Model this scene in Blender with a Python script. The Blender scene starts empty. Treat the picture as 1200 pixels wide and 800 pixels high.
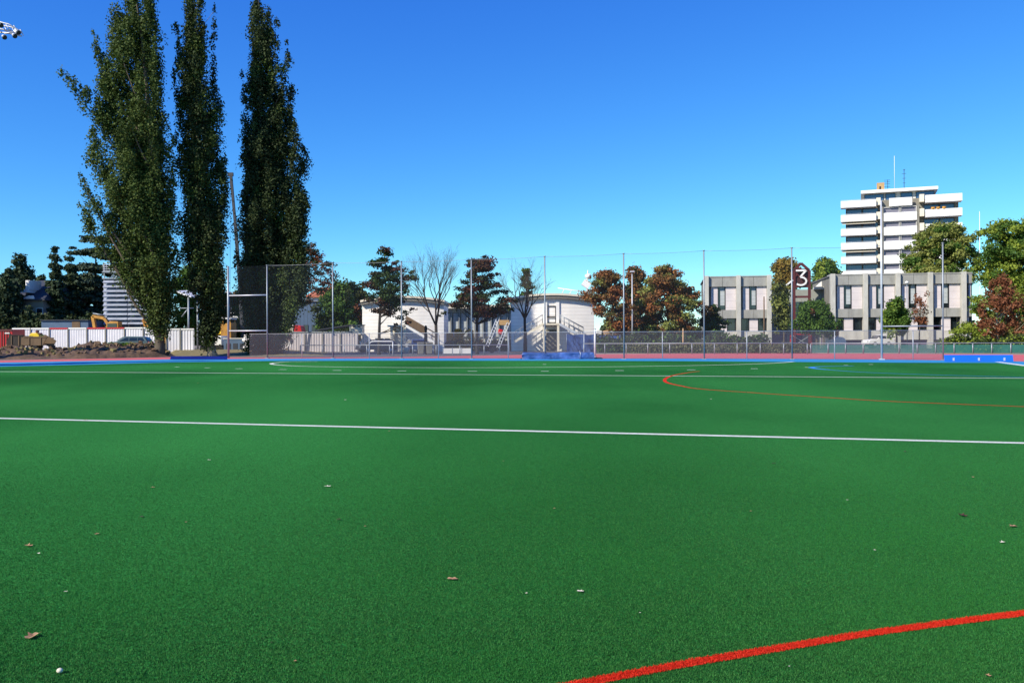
import bpy, math, random
import numpy as np
from mathutils import Vector, Matrix, noise as mnoise
R = math.radians
random.seed(7); RNG = np.random.default_rng(11)
sc = bpy.context.scene
C = sc.collection
F_PX, EYE, YH, ROLL = 1020.0, 1.6, 395.5, 0.004      # focal length in photo pixels, eye height, horizon row, roll

# ------------------------------------------------------------------ camera, sky, sun, exposure
cd = bpy.data.cameras.new('camera'); cam = bpy.data.objects.new('camera', cd); C.objects.link(cam)
cam.location = (0, 0, EYE); cam.rotation_euler = Matrix.Rotation(R(90), 4, 'X').to_euler()
cam.matrix_world = Matrix.Translation((0, 0, EYE)) @ Matrix.Rotation(R(90), 4, 'X') @ Matrix.Rotation(-ROLL, 4, 'Z')
cd.sensor_width = 36; cd.lens = F_PX / 1200 * 36; cd.shift_y = -(400 - YH) / 1200
cd.clip_start = 0.1; cd.clip_end = 5000
sc.camera = cam
SUN_EL = R(36); SUN_DIR = Vector((-0.79 * math.cos(SUN_EL), -0.613 * math.cos(SUN_EL), math.sin(SUN_EL))).normalized()
w = bpy.data.worlds.new('World'); sc.world = w; w.use_nodes = True
nt = w.node_tree; nt.nodes.clear()
sky = nt.nodes.new('ShaderNodeTexSky'); sky.sky_type = 'NISHITA'; sky.sun_disc = False
sky.sun_elevation = SUN_EL; sky.sun_rotation = math.atan2(SUN_DIR.x, SUN_DIR.y)
sky.air_density = 1.0; sky.dust_density = 0.0; sky.ozone_density = 6.0; sky.altitude = 1500
bg = nt.nodes.new('ShaderNodeBackground'); bg.inputs['Strength'].default_value = 0.075
wo = nt.nodes.new('ShaderNodeOutputWorld')
sep = nt.nodes.new('ShaderNodeSeparateColor'); com = nt.nodes.new('ShaderNodeCombineColor')      # deep saturated autumn blue: a colour grade of the sky itself
nt.links.new(sky.outputs[0], sep.inputs[0])
for ch, (scl, ex) in enumerate(((0.50, 1.58), (1.12, 1.24), (3.75, 0.61))):
    pw = nt.nodes.new('ShaderNodeMath'); pw.operation = 'POWER'; ml = nt.nodes.new('ShaderNodeMath'); ml.operation = 'MULTIPLY'
    nt.links.new(sep.outputs[ch], pw.inputs[0]); pw.inputs[1].default_value = ex
    nt.links.new(pw.outputs[0], ml.inputs[0]); ml.inputs[1].default_value = scl; nt.links.new(ml.outputs[0], com.inputs[ch])
nt.links.new(com.outputs[0], bg.inputs[0]); nt.links.new(bg.outputs[0], wo.inputs[0])
sd = bpy.data.lights.new('sun', 'SUN'); sd.energy = 5.0; sd.angle = R(0.53); sd.color = (1.0, 0.91, 0.76)
sun = bpy.data.objects.new('sun', sd); C.objects.link(sun)
sun.rotation_euler = SUN_DIR.to_track_quat('Z', 'Y').to_euler(); sun.location = (-60, -30, 60)
sc.view_settings.view_transform = 'Standard'; sc.view_settings.look = 'None'
sc.view_settings.exposure = 0.40; sc.view_settings.gamma = 1; sc.view_settings.use_curve_mapping = False
sc.render.engine = 'CYCLES'
cy = sc.cycles; cy.use_denoising = True; cy.max_bounces = 8; cy.transparent_max_bounces = 24
cy.diffuse_bounces = 3; cy.glossy_bounces = 2; cy.transmission_bounces = 3; cy.use_adaptive_sampling = True

# ------------------------------------------------------------------ pixel <-> place
def uv(px, py=400):
    dx, dy = px - 600, py - 400
    return (dx - ROLL * dy) / F_PX, (dy + (400 - YH) + ROLL * dx) / F_PX
def G(px, py):                       # ground point seen at a pixel
    u, v = uv(px, py); Z = EYE / max(v, 1e-4); return Vector((u * Z, Z, 0))
def X(px, Z, py=400): return uv(px, py)[0] * Z
def H(px, py, Z): return EYE - uv(px, py)[1] * Z
S_F = 0.264                          # the pitch lies turned to the view
NF = Vector((S_F, 1, 0)).normalized(); TF = Vector((1, -S_F, 0)).normalized()
def FP(a, d, z=0): p = TF * a + NF * d; return Vector((p.x, p.y, z))
ROTF = -math.atan(S_F)
class Fac:                           # a facade line: pixel column -> distance along it
    def __init__(s, px, Z, slope):
        s.th = math.atan(slope); s.X0 = uv(px)[0] * Z; s.Y0 = Z; s.loc = Vector((s.X0, Z, 0)); s.rz = -s.th
    def x(s, px, py=400, off=0):
        u = uv(px, py)[0]; c, k = math.cos(s.th), math.sin(s.th)
        X0 = s.X0 + k * off; Y0 = s.Y0 + c * off
        return (u * Y0 - X0) / (c + u * k)
    def z(s, px, py, off=0):
        Y = s.Y0 + math.cos(s.th) * off - s.x(px, py, off) * math.sin(s.th)
        return H(px, py, Y)

# ------------------------------------------------------------------ objects
def tag(o, label=None, cat=None, group=None, kind=None):
    if label: o['label'] = label
    if cat: o['category'] = cat
    if group: o['group'] = group
    if kind: o['kind'] = kind
    return o
def empty(name, loc, rz=0, label=None, cat=None, group=None):
    o = bpy.data.objects.new(name, None); C.objects.link(o); o.location = loc; o.rotation_euler = (0, 0, rz)
    o.empty_display_size = 0.3
    return tag(o, label, cat, group)
class MB:
    def __init__(s): s.v = []; s.f = []; s.m = []; s.sm = []
    def add(s, vs, fs, mi=0, smooth=False):
        b = len(s.v); s.v += [tuple(p) for p in vs]; s.f += [tuple(b + i for i in f) for f in fs]
        s.m += [mi] * len(fs); s.sm += [smooth] * len(fs); return s
    def box(s, x0, x1, y0, y1, z0, z1, mi=0):
        v = [(x, y, z) for z in (z0, z1) for y in (y0, y1) for x in (x0, x1)]
        return s.add(v, [(0, 2, 3, 1), (4, 5, 7, 6), (0, 1, 5, 4), (2, 6, 7, 3), (0, 4, 6, 2), (1, 3, 7, 5)], mi)
    def cbox(s, c, sx, sy, sz, rot=None, mi=0, bev=0):
        v = [Vector((x * sx / 2, y * sy / 2, z * sz / 2)) for z in (-1, 1) for y in (-1, 1) for x in (-1, 1)]
        if rot is not None: v = [rot @ p for p in v]
        return s.add([Vector(c) + p for p in v], [(0, 2, 3, 1), (4, 5, 7, 6), (0, 1, 5, 4), (2, 6, 7, 3), (0, 4, 6, 2), (1, 3, 7, 5)], mi)
    def bar(s, p, q, wx, wy=None, mi=0):           # rectangular bar from p to q
        p, q = Vector(p), Vector(q); d = q - p; wy = wy or wx
        rot = d.to_track_quat('Z', 'Y').to_matrix()
        return s.cbox((p + q) / 2, wx, wy, d.length, rot, mi)
    def tube(s, pts, rad, n=8, mi=0, smooth=True):
        pts = [Vector(p) for p in pts]
        if not hasattr(rad, '__len__'): rad = [rad] * len(pts)
        b = len(s.v); k = len(pts); up = Vector((0.13, 0.31, 0.94))
        for i, p in enumerate(pts):
            d = (pts[min(i + 1, k - 1)] - pts[max(i - 1, 0)]).normalized()
            a = d.cross(up if abs(d.dot(up)) < .95 else Vector((1, 0, 0))).normalized(); c = d.cross(a)
            for j in range(n):
                t = 2 * math.pi * j / n; s.v.append(tuple(p + (a * math.cos(t) + c * math.sin(t)) * rad[i]))
        fs = []
        for i in range(k - 1):
            for j in range(n):
                j2 = (j + 1) % n; fs.append((b + i * n + j, b + i * n + j2, b + (i + 1) * n + j2, b + (i + 1) * n + j))
        fs.append(tuple(b + j for j in range(n))[::-1]); fs.append(tuple(b + (k - 1) * n + j for j in range(n)))
        s.f += fs; s.m += [mi] * len(fs); s.sm += [smooth] * (len(fs) - 2) + [False, False]; return s
    def prism(s, prof, x0, x1, mi=0):              # profile in (y,z), extruded in x
        n = len(prof)
        v = [(x0, y, z) for y, z in prof] + [(x1, y, z) for y, z in prof]
        f = [tuple(range(n))[::-1], tuple(range(n, 2 * n))] + [(i, (i + 1) % n, n + (i + 1) % n, n + i) for i in range(n)]
        return s.add(v, f, mi)
    def yprism(s, prof, y0, y1, mi=0):             # profile in (x,z), extruded in y
        n = len(prof)
        v = [(x, y0, z) for x, z in prof] + [(x, y1, z) for x, z in prof]
        f = [tuple(range(n)), tuple(range(n, 2 * n))[::-1]] + [(i, n + i, n + (i + 1) % n, (i + 1) % n) for i in range(n)]
        return s.add(v, f, mi)
    def cyl(s, c, r, h, axis='Z', n=16, mi=0):
        c = Vector(c); d = {'X': Vector((1, 0, 0)), 'Y': Vector((0, 1, 0)), 'Z': Vector((0, 0, 1))}[axis]
        return s.tube([c - d * h / 2, c + d * h / 2], r, n, mi)
    def build(s, name, mats, parent=None, loc=None, bevel=0):
        me = bpy.data.meshes.new(name); me.from_pydata(s.v, [], s.f)
        if not isinstance(mats, (list, tuple)): mats = [mats]
        for m in mats: me.materials.append(m)
        me.polygons.foreach_set('material_index', s.m); me.polygons.foreach_set('use_smooth', s.sm); me.update()
        o = bpy.data.objects.new(name, me); C.objects.link(o)
        if loc is not None: o.location = loc
        if parent: o.parent = parent
        if bevel:
            b = o.modifiers.new('bevel', 'BEVEL'); b.width = bevel; b.segments = 2; b.limit_method = 'ANGLE'
        return o
def copy_tree(o, parent=None, loc=None, rz=None):
    c = o.copy(); C.objects.link(c); c.parent = parent
    if loc is not None: c.location = loc
    if rz is not None: c.rotation_euler = (0, 0, rz)
    for ch in list(o.children): copy_tree(ch, c)
    return c

# ------------------------------------------------------------------ materials (all procedural)
def hexa(c): return (*c, 1.0)
def new_mat(name):
    m = bpy.data.materials.new(name); m.use_nodes = True; nt = m.node_tree; p = nt.nodes['Principled BSDF']; return m, nt, p
def mat(name, col, rough=0.7, var=0.15, scale=2.0, bump=0.0, bscale=20.0, metal=0.0, col2=None, stretch=(1, 1, 1), spec=0.5):
    m, nt, p = new_mat(name); L = nt.links.new
    tc = nt.nodes.new('ShaderNodeTexCoord'); mp = nt.nodes.new('ShaderNodeMapping'); mp.inputs['Scale'].default_value = stretch
    L(tc.outputs['Object'], mp.inputs[0])
    n = nt.nodes.new('ShaderNodeTexNoise'); n.inputs['Scale'].default_value = scale; n.inputs['Detail'].default_value = 6; n.inputs['Roughness'].default_value = .65
    L(mp.outputs[0], n.inputs['Vector'])
    r = nt.nodes.new('ShaderNodeValToRGB'); r.color_ramp.elements[0].position = .3; r.color_ramp.elements[1].position = .7
    c2 = col2 or tuple(min(1, c * (1 + var)) for c in col); c1 = col if col2 else tuple(c * (1 - var) for c in col)
    r.color_ramp.elements[0].color = hexa(c1); r.color_ramp.elements[1].color = hexa(c2)
    L(n.outputs['Fac'], r.inputs[0]); L(r.outputs[0], p.inputs['Base Color'])
    p.inputs['Roughness'].default_value = rough; p.inputs['Metallic'].default_value = metal; p.inputs['Specular IOR Level'].default_value = spec
    if bump:
        n2 = nt.nodes.new('ShaderNodeTexNoise'); n2.inputs['Scale'].default_value = bscale; n2.inputs['Detail'].default_value = 4
        L(mp.outputs[0], n2.inputs['Vector'])
        b = nt.nodes.new('ShaderNodeBump'); b.inputs['Strength'].default_value = bump; b.inputs['Distance'].default_value = .05
        L(n2.outputs['Fac'], b.inputs['Height']); L(b.outputs[0], p.inputs['Normal'])
    return m
def leaf_mat(name, a, b, c, trans=0.25):
    m, nt, p = new_mat(name); L = nt.links.new
    g = nt.nodes.new('ShaderNodeNewGeometry'); tc = nt.nodes.new('ShaderNodeTexCoord')
    r = nt.nodes.new('ShaderNodeValToRGB'); r.color_ramp.elements[0].color = hexa(a); r.color_ramp.elements[1].color = hexa(b)
    r.color_ramp.elements[0].position = .1; r.color_ramp.elements[1].position = .95
    L(g.outputs['Random Per Island'], r.inputs[0])
    n = nt.nodes.new('ShaderNodeTexNoise'); n.inputs['Scale'].default_value = .45; n.inputs['Detail'].default_value = 3
    L(tc.outputs['Object'], n.inputs['Vector'])
    rr = nt.nodes.new('ShaderNodeMapRange'); rr.inputs['From Min'].default_value = .42; rr.inputs['From Max'].default_value = .66
    L(n.outputs['Fac'], rr.inputs['Value'])
    mx = nt.nodes.new('ShaderNodeMix'); mx.data_type = 'RGBA'; L(rr.outputs[0], mx.inputs['Factor']); L(r.outputs[0], mx.inputs['A']); mx.inputs['B'].default_value = hexa(c)
    L(mx.outputs['Result'], p.inputs['Base Color']); p.inputs['Roughness'].default_value = .65; p.inputs['Specular IOR Level'].default_value = .18
    t = nt.nodes.new('ShaderNodeBsdfTranslucent'); L(mx.outputs['Result'], t.inputs['Color'])
    ms = nt.nodes.new('ShaderNodeMixShader'); ms.inputs[0].default_value = trans
    L(p.outputs[0], ms.inputs[1]); L(t.outputs[0], ms.inputs[2]); L(ms.outputs[0], nt.nodes['Material Output'].inputs['Surface'])
    return m
def net_mat(name, col, alpha, weave=0.0):
    m, nt, p = new_mat(name); L = nt.links.new
    p.inputs['Base Color'].default_value = hexa(col); p.inputs['Roughness'].default_value = .8
    t = nt.nodes.new('ShaderNodeBsdfTransparent'); ms = nt.nodes.new('ShaderNodeMixShader')
    n = nt.nodes.new('ShaderNodeTexNoise'); n.inputs['Scale'].default_value = .7; tc = nt.nodes.new('ShaderNodeTexCoord')
    L(tc.outputs['Object'], n.inputs['Vector'])
    r = nt.nodes.new('ShaderNodeMapRange'); r.inputs['From Min'].default_value = .3; r.inputs['From Max'].default_value = .7
    r.inputs['To Min'].default_value = alpha * .85; r.inputs['To Max'].default_value = alpha * 1.15
    L(n.outputs['Fac'], r.inputs['Value']); L(r.outputs[0], ms.inputs[0])
    L(t.outputs[0], ms.inputs[1]); L(p.outputs[0], ms.inputs[2]); L(ms.outputs[0], nt.nodes['Material Output'].inputs['Surface'])
    return m
def siding_mat(name, col, step=.35, axis='Z', dark=.75, width=.08, vcol=.08):
    m, nt, p = new_mat(name); L = nt.links.new
    tc = nt.nodes.new('ShaderNodeTexCoord'); sp = nt.nodes.new('ShaderNodeSeparateXYZ'); L(tc.outputs['Object'], sp.inputs[0])
    d = nt.nodes.new('ShaderNodeMath'); d.operation = 'DIVIDE'; L(sp.outputs[axis], d.inputs[0]); d.inputs[1].default_value = step
    fr = nt.nodes.new('ShaderNodeMath'); fr.operation = 'FRACT'; L(d.outputs[0], fr.inputs[0])
    lt = nt.nodes.new('ShaderNodeMath'); lt.operation = 'LESS_THAN'; L(fr.outputs[0], lt.inputs[0]); lt.inputs[1].default_value = width
    n = nt.nodes.new('ShaderNodeTexNoise'); n.inputs['Scale'].default_value = .8; n.inputs['Detail'].default_value = 6; L(tc.outputs['Object'], n.inputs['Vector'])
    r = nt.nodes.new('ShaderNodeValToRGB'); r.color_ramp.elements[0].position = .3; r.color_ramp.elements[1].position = .7
    r.color_ramp.elements[0].color = hexa(tuple(c * (1 - vcol) for c in col)); r.color_ramp.elements[1].color = hexa(tuple(min(1, c * (1 + vcol)) for c in col))
    L(n.outputs['Fac'], r.inputs[0])
    mx = nt.nodes.new('ShaderNodeMix'); mx.data_type = 'RGBA'; L(lt.outputs[0], mx.inputs['Factor']); L(r.outputs[0], mx.inputs['A'])
    mx.inputs['B'].default_value = hexa(tuple(c * dark for c in col)); L(mx.outputs['Result'], p.inputs['Base Color'])
    b = nt.nodes.new('ShaderNodeBump'); b.inputs['Strength'].default_value = .4; b.inputs['Distance'].default_value = .03; b.invert = True
    L(lt.outputs[0], b.inputs['Height']); L(b.outputs[0], p.inputs['Normal']); p.inputs['Roughness'].default_value = .65
    return m
def glass_mat(name, col, rough=.08):
    m, nt, p = new_mat(name); p.inputs['Base Color'].default_value = hexa(col); p.inputs['Roughness'].default_value = rough
    p.inputs['Specular IOR Level'].default_value = .8
    n = nt.nodes.new('ShaderNodeTexNoise'); n.inputs['Scale'].default_value = 1.5; b = nt.nodes.new('ShaderNodeBump'); b.inputs['Strength'].default_value = .04
    nt.links.new(n.outputs['Fac'], b.inputs['Height']); nt.links.new(b.outputs[0], p.inputs['Normal']); return m
def turf_mat():
    m, nt, p = new_mat('turf'); L = nt.links.new; N = nt.nodes.new
    tc = N('ShaderNodeTexCoord')
    def noise(s, det=3, st=(1, 1, 1), rz=0, rough=.55):
        mp = N('ShaderNodeMapping'); mp.inputs['Scale'].default_value = st; mp.inputs['Rotation'].default_value = (0, 0, rz)
        L(tc.outputs['Object'], mp.inputs[0]); n = N('ShaderNodeTexNoise'); n.inputs['Scale'].default_value = s; n.inputs['Detail'].default_value = det
        n.inputs['Roughness'].default_value = rough; L(mp.outputs[0], n.inputs['Vector']); return n.outputs['Fac']
    def ramp(f, a, b, c1, c2):
        r = N('ShaderNodeValToRGB'); r.color_ramp.elements[0].position = a; r.color_ramp.elements[1].position = b
        r.color_ramp.elements[0].color = hexa(c1); r.color_ramp.elements[1].color = hexa(c2); L(f, r.inputs[0]); return r.outputs[0]
    def mul(a, b, f=1.0):
        x = N('ShaderNodeMix'); x.data_type = 'RGBA'; x.blend_type = 'MULTIPLY'; x.inputs['Factor'].default_value = f
        L(a, x.inputs['A']); L(b, x.inputs['B']); return x.outputs['Result']
    base = ramp(noise(.13, 4, (.8, .42, 1), .5, .5), .38, .66, (.0065, .098, .015), (.0200, .180, .032))       # nap brushed in broad swathes
    fine = ramp(noise(75, 3, rough=.85), .38, .62, (.25, .34, .36), (2.1, 1.62, 1.8))                     # fibre speckle
    mid = ramp(noise(14, 3), .3, .7, (.88, .9, .88), (1.12, 1.1, 1.14))
    c = mul(mul(base, fine), mid)
    spk = ramp(noise(260, 1, rough=.5), .68, .74, (0, 0, 0), (1, 1, 1))
    x = N('ShaderNodeMix'); x.data_type = 'RGBA'; L(spk, x.inputs['Factor']); L(c, x.inputs['A']); x.inputs['B'].default_value = (.13, .26, .09, 1)
    L(x.outputs['Result'], p.inputs['Base Color'])
    p.inputs['Roughness'].default_value = .95; p.inputs['Specular IOR Level'].default_value = .02
    p.inputs['Sheen Weight'].default_value = .03; p.inputs['Sheen Roughness'].default_value = .5; p.inputs['Sheen Tint'].default_value = (.5, 1, .35, 1)
    b = N('ShaderNodeBump'); b.inputs['Strength'].default_value = .55; b.inputs['Distance'].default_value = .012
    L(noise(120, 3, rough=.8), b.inputs['Height']); L(b.outputs[0], p.inputs['Normal'])
    return m
M = {}
M['turf'] = turf_mat()
M['earth'] = mat('earth', (.16, .13, .10), .95, .35, .6, .4, 6)
M['sand'] = mat('sand', (.36, .29, .20), .95, .2, .8, .3, 8)
M['asphalt'] = mat('asphalt', (.10, .095, .10), .9, .25, .8, .3, 30)
M['track'] = mat('track', (.56, .105, .11), .85, .12, .5, .2, 60)
M['blue_ground'] = mat('blue_ground', (.015, .235, .47), .8, .1, .4, .2, 60)
M['white_line'] = mat('white_line', (.70, .72, .64), .9, .2, 60, .5, 120, spec=.1)
M['red_line'] = mat('red_line', (.74, .030, .010), .9, .32, 120, .7, 160, spec=.1)
M['blue_line'] = mat('blue_line', (.03, .22, .60), .8, .1, 30)
M['dirt'] = mat('dirt', (.035, .022, .014), .95, .4, 1.4, 1.0, 5, col2=(.17, .10, .055))
M['bark'] = mat('bark', (.10, .08, .055), .9, .35, 5, .8, 12, stretch=(1, 1, .2))
M['bark_pale'] = mat('bark_pale', (.30, .25, .17), .9, .35, 3, .6, 10, stretch=(1, 1, .2))
M['bark_dark'] = mat('bark_dark', (.03, .024, .02), .9, .3, 5, .6, 12, stretch=(1, 1, .2))
M['galv'] = mat('galvanised', (.27, .30, .33), .45, .12, 3, metal=.35)
M['galv_lt'] = mat('galvanised_light', (.55, .57, .60), .45, .12, 3, metal=.3)
M['silver'] = mat('silver_panel', (.40, .43, .50), .42, .22, 1.2, metal=.35)
M['white'] = mat('white_paint', (.78, .77, .74), .55, .05, 1.5)
M['cream'] = mat('cream_paint', (.70, .64, .50), .6, .08, 1.5)
M['offwhite'] = mat('offwhite_render', (.66, .64, .60), .75, .08, .8)
M['siding'] = siding_mat('white_siding', (.86, .83, .77), .42)
M['corr'] = siding_mat('white_corrugated', (.66, .65, .70), .28, 'X', .72, .22)
M['corr_shade'] = siding_mat('shaded_white_corrugated', (.50, .46, .47), .5, 'X', .75, .2)  # white hoarding under the poplar shadows: the shade is put into the colour
M['concrete'] = mat('concrete', (.29, .29, .265), .9, .22, 1.1, .3, 8, stretch=(1, 1, .35))
M['concrete_lt'] = mat('concrete_light', (.46, .45, .40), .9, .18, 1.3, .3, 8, stretch=(1, 1, .4))
M['panel'] = siding_mat('pale_panel', (.60, .545, .545), .9, 'Z', .82, .05)
M['blind'] = siding_mat('grey_blind', (.42, .46, .47), .5, 'Z', .8, .12)
M['shutter'] = siding_mat('lilac_shutter', (.15, .15, .20), .4, 'Z', .8, .15)
M['darkframe'] = mat('dark_frame', (.012, .013, .015), .5, .2, 3)
M['glass'] = glass_mat('dark_glass', (.012, .018, .022))
M['glass_sky'] = glass_mat('sky_tinted_glass', (.04, .10, .22), .15)  # tower panes: the blue sky reflection is put into the base colour
M['black'] = mat('black_rubber', (.012, .012, .012), .8, .2, 8)
M['red'] = mat('red_paint', (.50, .012, .012), .5, .1, 2)
M['darkred'] = mat('dark_red_paint', (.085, .011, .010), .5, .12, 2)
M['orange'] = mat('machine_yellow', (.46, .22, .03), .6, .4, 1.5)
M['yellow'] = mat('yellow_paint', (.75, .52, .02), .5, .1, 2)
M['blue'] = mat('blue_board', (.008, .12, .60), .85, .06, 1, spec=.15)
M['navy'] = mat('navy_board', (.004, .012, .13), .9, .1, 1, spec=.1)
M['tarp'] = mat('blue_tarp', (.035, .085, .27), .5, .5, 1.8, 1.0, 3.5)
M['tarp_dk'] = mat('dark_blue_tarp', (.012, .03, .14), .6, .2, 1)
M['slate'] = mat('slate_roof', (.03, .035, .05), .7, .2, 2)
M['roof_red'] = mat('red_tile_roof', (.42, .13, .06), .85, .2, 2)
M['ochre'] = mat('ochre_render', (.42, .27, .12), .85, .12, 1)
M['stone_gray'] = mat('grey_render', (.20, .19, .16), .85, .15, 1)
M['bluewall'] = mat('blue_grey_cladding', (.07, .12, .20), .7, .2, 1)
M['wood'] = mat('weathered_wood', (.14, .09, .05), .85, .25, 3, stretch=(1, 1, .2))
M['wood_lt'] = mat('light_wood', (.48, .30, .15), .8, .2, 3)
M['gray'] = mat('grey_wall', (.27, .29, .26), .8, .1, 1)
M['glazed'] = mat('pale_olive_wall', (.46, .47, .41), .8, .12, 1)
M['purple'] = mat('violet_gray_wall', (.10, .07, .14), .8, .15, 1)
M['carpaint'] = mat('grey_green_car_paint', (.085, .13, .14), .3, .05, 2, metal=.3)
M['carpaint_dk'] = mat('dark_car_paint', (.05, .055, .075), .3, .05, 2, metal=.3)
M['skin'] = mat('skin', (.42, .24, .16), .6, .05, 5)
M['hair'] = mat('dark_hair', (.02, .014, .01), .7, .2, 20)
M['cloth_red'] = mat('red_cloth', (.48, .06, .05), .9, .1, 8)
M['cloth_white'] = mat('white_cloth', (.62, .60, .60), .9, .08, 8)
M['leaf_brown'] = mat('dry_leaf', (.20, .08, .03), .8, .4, 30, col2=(.52, .33, .17))
M['leaf_white'] = mat('pale_leaf', (.66, .60, .46), .7, .15, 30)
M['leaf_dark'] = mat('dark_leaf', (.05, .022, .012), .8, .3, 30)
M['net'] = net_mat('ball_net', (.06, .08, .11), .055)
M['net_lo'] = net_mat('grey_screen_mesh', (.13, .12, .155), .25)
M['screen'] = net_mat('green_screen', (.02, .13, .11), .80)
M['pop'] = leaf_mat('poplar_leaves', (.030, .055, .012), (.105, .145, .032), (.080, .125, .026), .22)
M['pop_shade'] = leaf_mat('shaded_poplar_leaves', (.014, .026, .009), (.050, .075, .022), (.040, .060, .018), .15)  # first poplar's shadow on its neighbours, put into a darker leaf colour
M['conif'] = leaf_mat('conifer_needles', (.014, .030, .014), (.060, .092, .040), (.042, .064, .026), .08)
M['cedar'] = leaf_mat('cedar_needles', (.020, .038, .026), (.080, .112, .068), (.056, .082, .046), .08)
M['darkleaf'] = leaf_mat('dark_leaves', (.014, .026, .008), (.060, .085, .024), (.050, .055, .018), .2)
M['green'] = leaf_mat('green_leaves', (.040, .090, .014), (.12, .21, .036), (.08, .15, .026), .3)
M['green_dark'] = leaf_mat('deep_green_leaves', (.016, .036, .010), (.060, .105, .024), (.040, .070, .018), .22)
M['lime'] = leaf_mat('light_green_leaves', (.075, .12, .014), (.34, .41, .055), (.22, .30, .04), .32)
M['olive'] = leaf_mat('olive_leaves', (.075, .105, .024), (.33, .37, .095), (.27, .28, .065), .3)
M['gold'] = leaf_mat('golden_leaves', (.11, .10, .017), (.28, .23, .05), (.28, .18, .035), .3)
M['russet'] = leaf_mat('russet_leaves', (.12, .046, .018), (.46, .18, .06), (.09, .095, .028), .28)
M['maroon'] = leaf_mat('maroon_leaves', (.035, .016, .012), (.18, .068, .042), (.025, .040, .018), .2)
M['brownred'] = leaf_mat('red_brown_leaves', (.12, .045, .022), (.31, .12, .058), (.20, .08, .036), .28)
M['hedge'] = leaf_mat('hedge_leaves', (.045, .055, .02), (.17, .18, .08), (.12, .12, .05), .2)

# ------------------------------------------------------------------ ground: turf, run-off, track, yard
def strip(name, pts_a, pts_b, z, m, label=None):    # sheet between two lines of ground points
    b = MB(); v = []; n = len(pts_a)
    for p in pts_a: v.append((p.x, p.y, z))
    for p in pts_b: v.append((p.x, p.y, z))
    b.add(v, [(i, i + 1, n + i + 1, n + i) for i in range(n - 1)])
    return tag(b.build(name, m), kind='structure')
b = MB(); b.add([(-1500, -400, 0), (1500, -400, 0), (1500, 3000, 0), (-1500, 3000, 0)], [(0, 1, 2, 3)])
tag(b.build('ground', M['earth']), kind='structure')
xs = [-260, 0, 100, 200, 313, 470, 640, 800, 928, 1060, 1168, 1200, 1330]
edge = [435, 429.6, 427.2, 424.6, 422.9, 422.5, 422.6, 423.1, 424.0, 424.9, 425.2, 429.0, 447]
back = [427, 424.8, 422.9, 420.9, 420.2, 419.8, 420.0, 420.1, 420.4, 421.4, 422.8, 423.6, 428]
redb = [421.5, 422.4, 420.6, 418.6, 418.9, 418.2, 415.4, 414.2, 413.8, 414.4, 415.2, 415.6, 417]
PE = [G(x, y) for x, y in zip(xs, edge)]; PB = [G(x, y) for x, y in zip(xs, back)]; PR = [G(x, y) for x, y in zip(xs, redb)]
near = [Vector((-70 + 140 * i / (len(xs) - 1), -12, 0)) for i in range(len(xs))]
strip('turf', near, PE, .004, M['turf'])
strip('blue_runoff', PE, PB, .006, M['blue_ground'])
strip('running_track', PB, PR, .008, M['track'])
def far_line(d): return [Vector((p.x * d, p.y * d, 0)) for p in PR]
strip('sand_verge', PR[6:], [p * 1.045 for p in PR[6:]], .005, M['sand'])
strip('yard_asphalt', [p for p in PR[4:9]], [p * 1.6 for p in PR[4:9]], .0045 - .0015, M['asphalt'])
gravel = [G(x, y) for x, y in ((180, 414.5), (270, 415.2), (300, 415.6), (345, 416))]
strip('gravel_patch', gravel, [p * 1.18 for p in gravel], .004, M['sand'])

# painted lines
def ribbon(name, pts, wd, z, m, jit=.005):
    b = MB(); n = len(pts)
    v = []
    for i, p in enumerate(pts):
        d = (pts[min(i + 1, n - 1)] - pts[max(i - 1, 0)]).normalized(); q = Vector((-d.y, d.x, 0)); a_ = wd / 2 + random.uniform(-jit, jit); c_ = wd / 2 + random.uniform(-jit, jit)
        v += [(p.x + q.x * a_, p.y + q.y * a_, z), (p.x - q.x * c_, p.y - q.y * c_, z)]
    b.add(v, [(2 * i, 2 * i + 1, 2 * i + 3, 2 * i + 2) for i in range(n - 1)])
    return tag(b.build(name, m), kind='structure')
def spline(pts, k=12):
    pts = [Vector(p) for p in pts]
    out = []
    for i in range(len(pts) - 1):
        p0 = pts[max(i - 1, 0)]; p1 = pts[i]; p2 = pts[i + 1]; p3 = pts[min(i + 2, len(pts) - 1)]
        for j in range(k):
            t = j / k
            out.append(.5 * ((2 * p1) + (p2 - p0) * t + (2 * p0 - 5 * p1 + 4 * p2 - p3) * t * t + (3 * p1 - p0 - 3 * p2 + p3) * t ** 3))
    out.append(pts[-1]); return out
def through(a, b, e=.3):
    d = b - a; return [a - d * e, a, b, b + d * e]
ribbon('centre_line', through(G(0, 490.3), G(1200, 519.4)), .20, .008, M['white_line'])
ribbon('quarter_line', through(G(0, 435.4), G(1200, 443.3)), .24, .008, M['white_line'])
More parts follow.
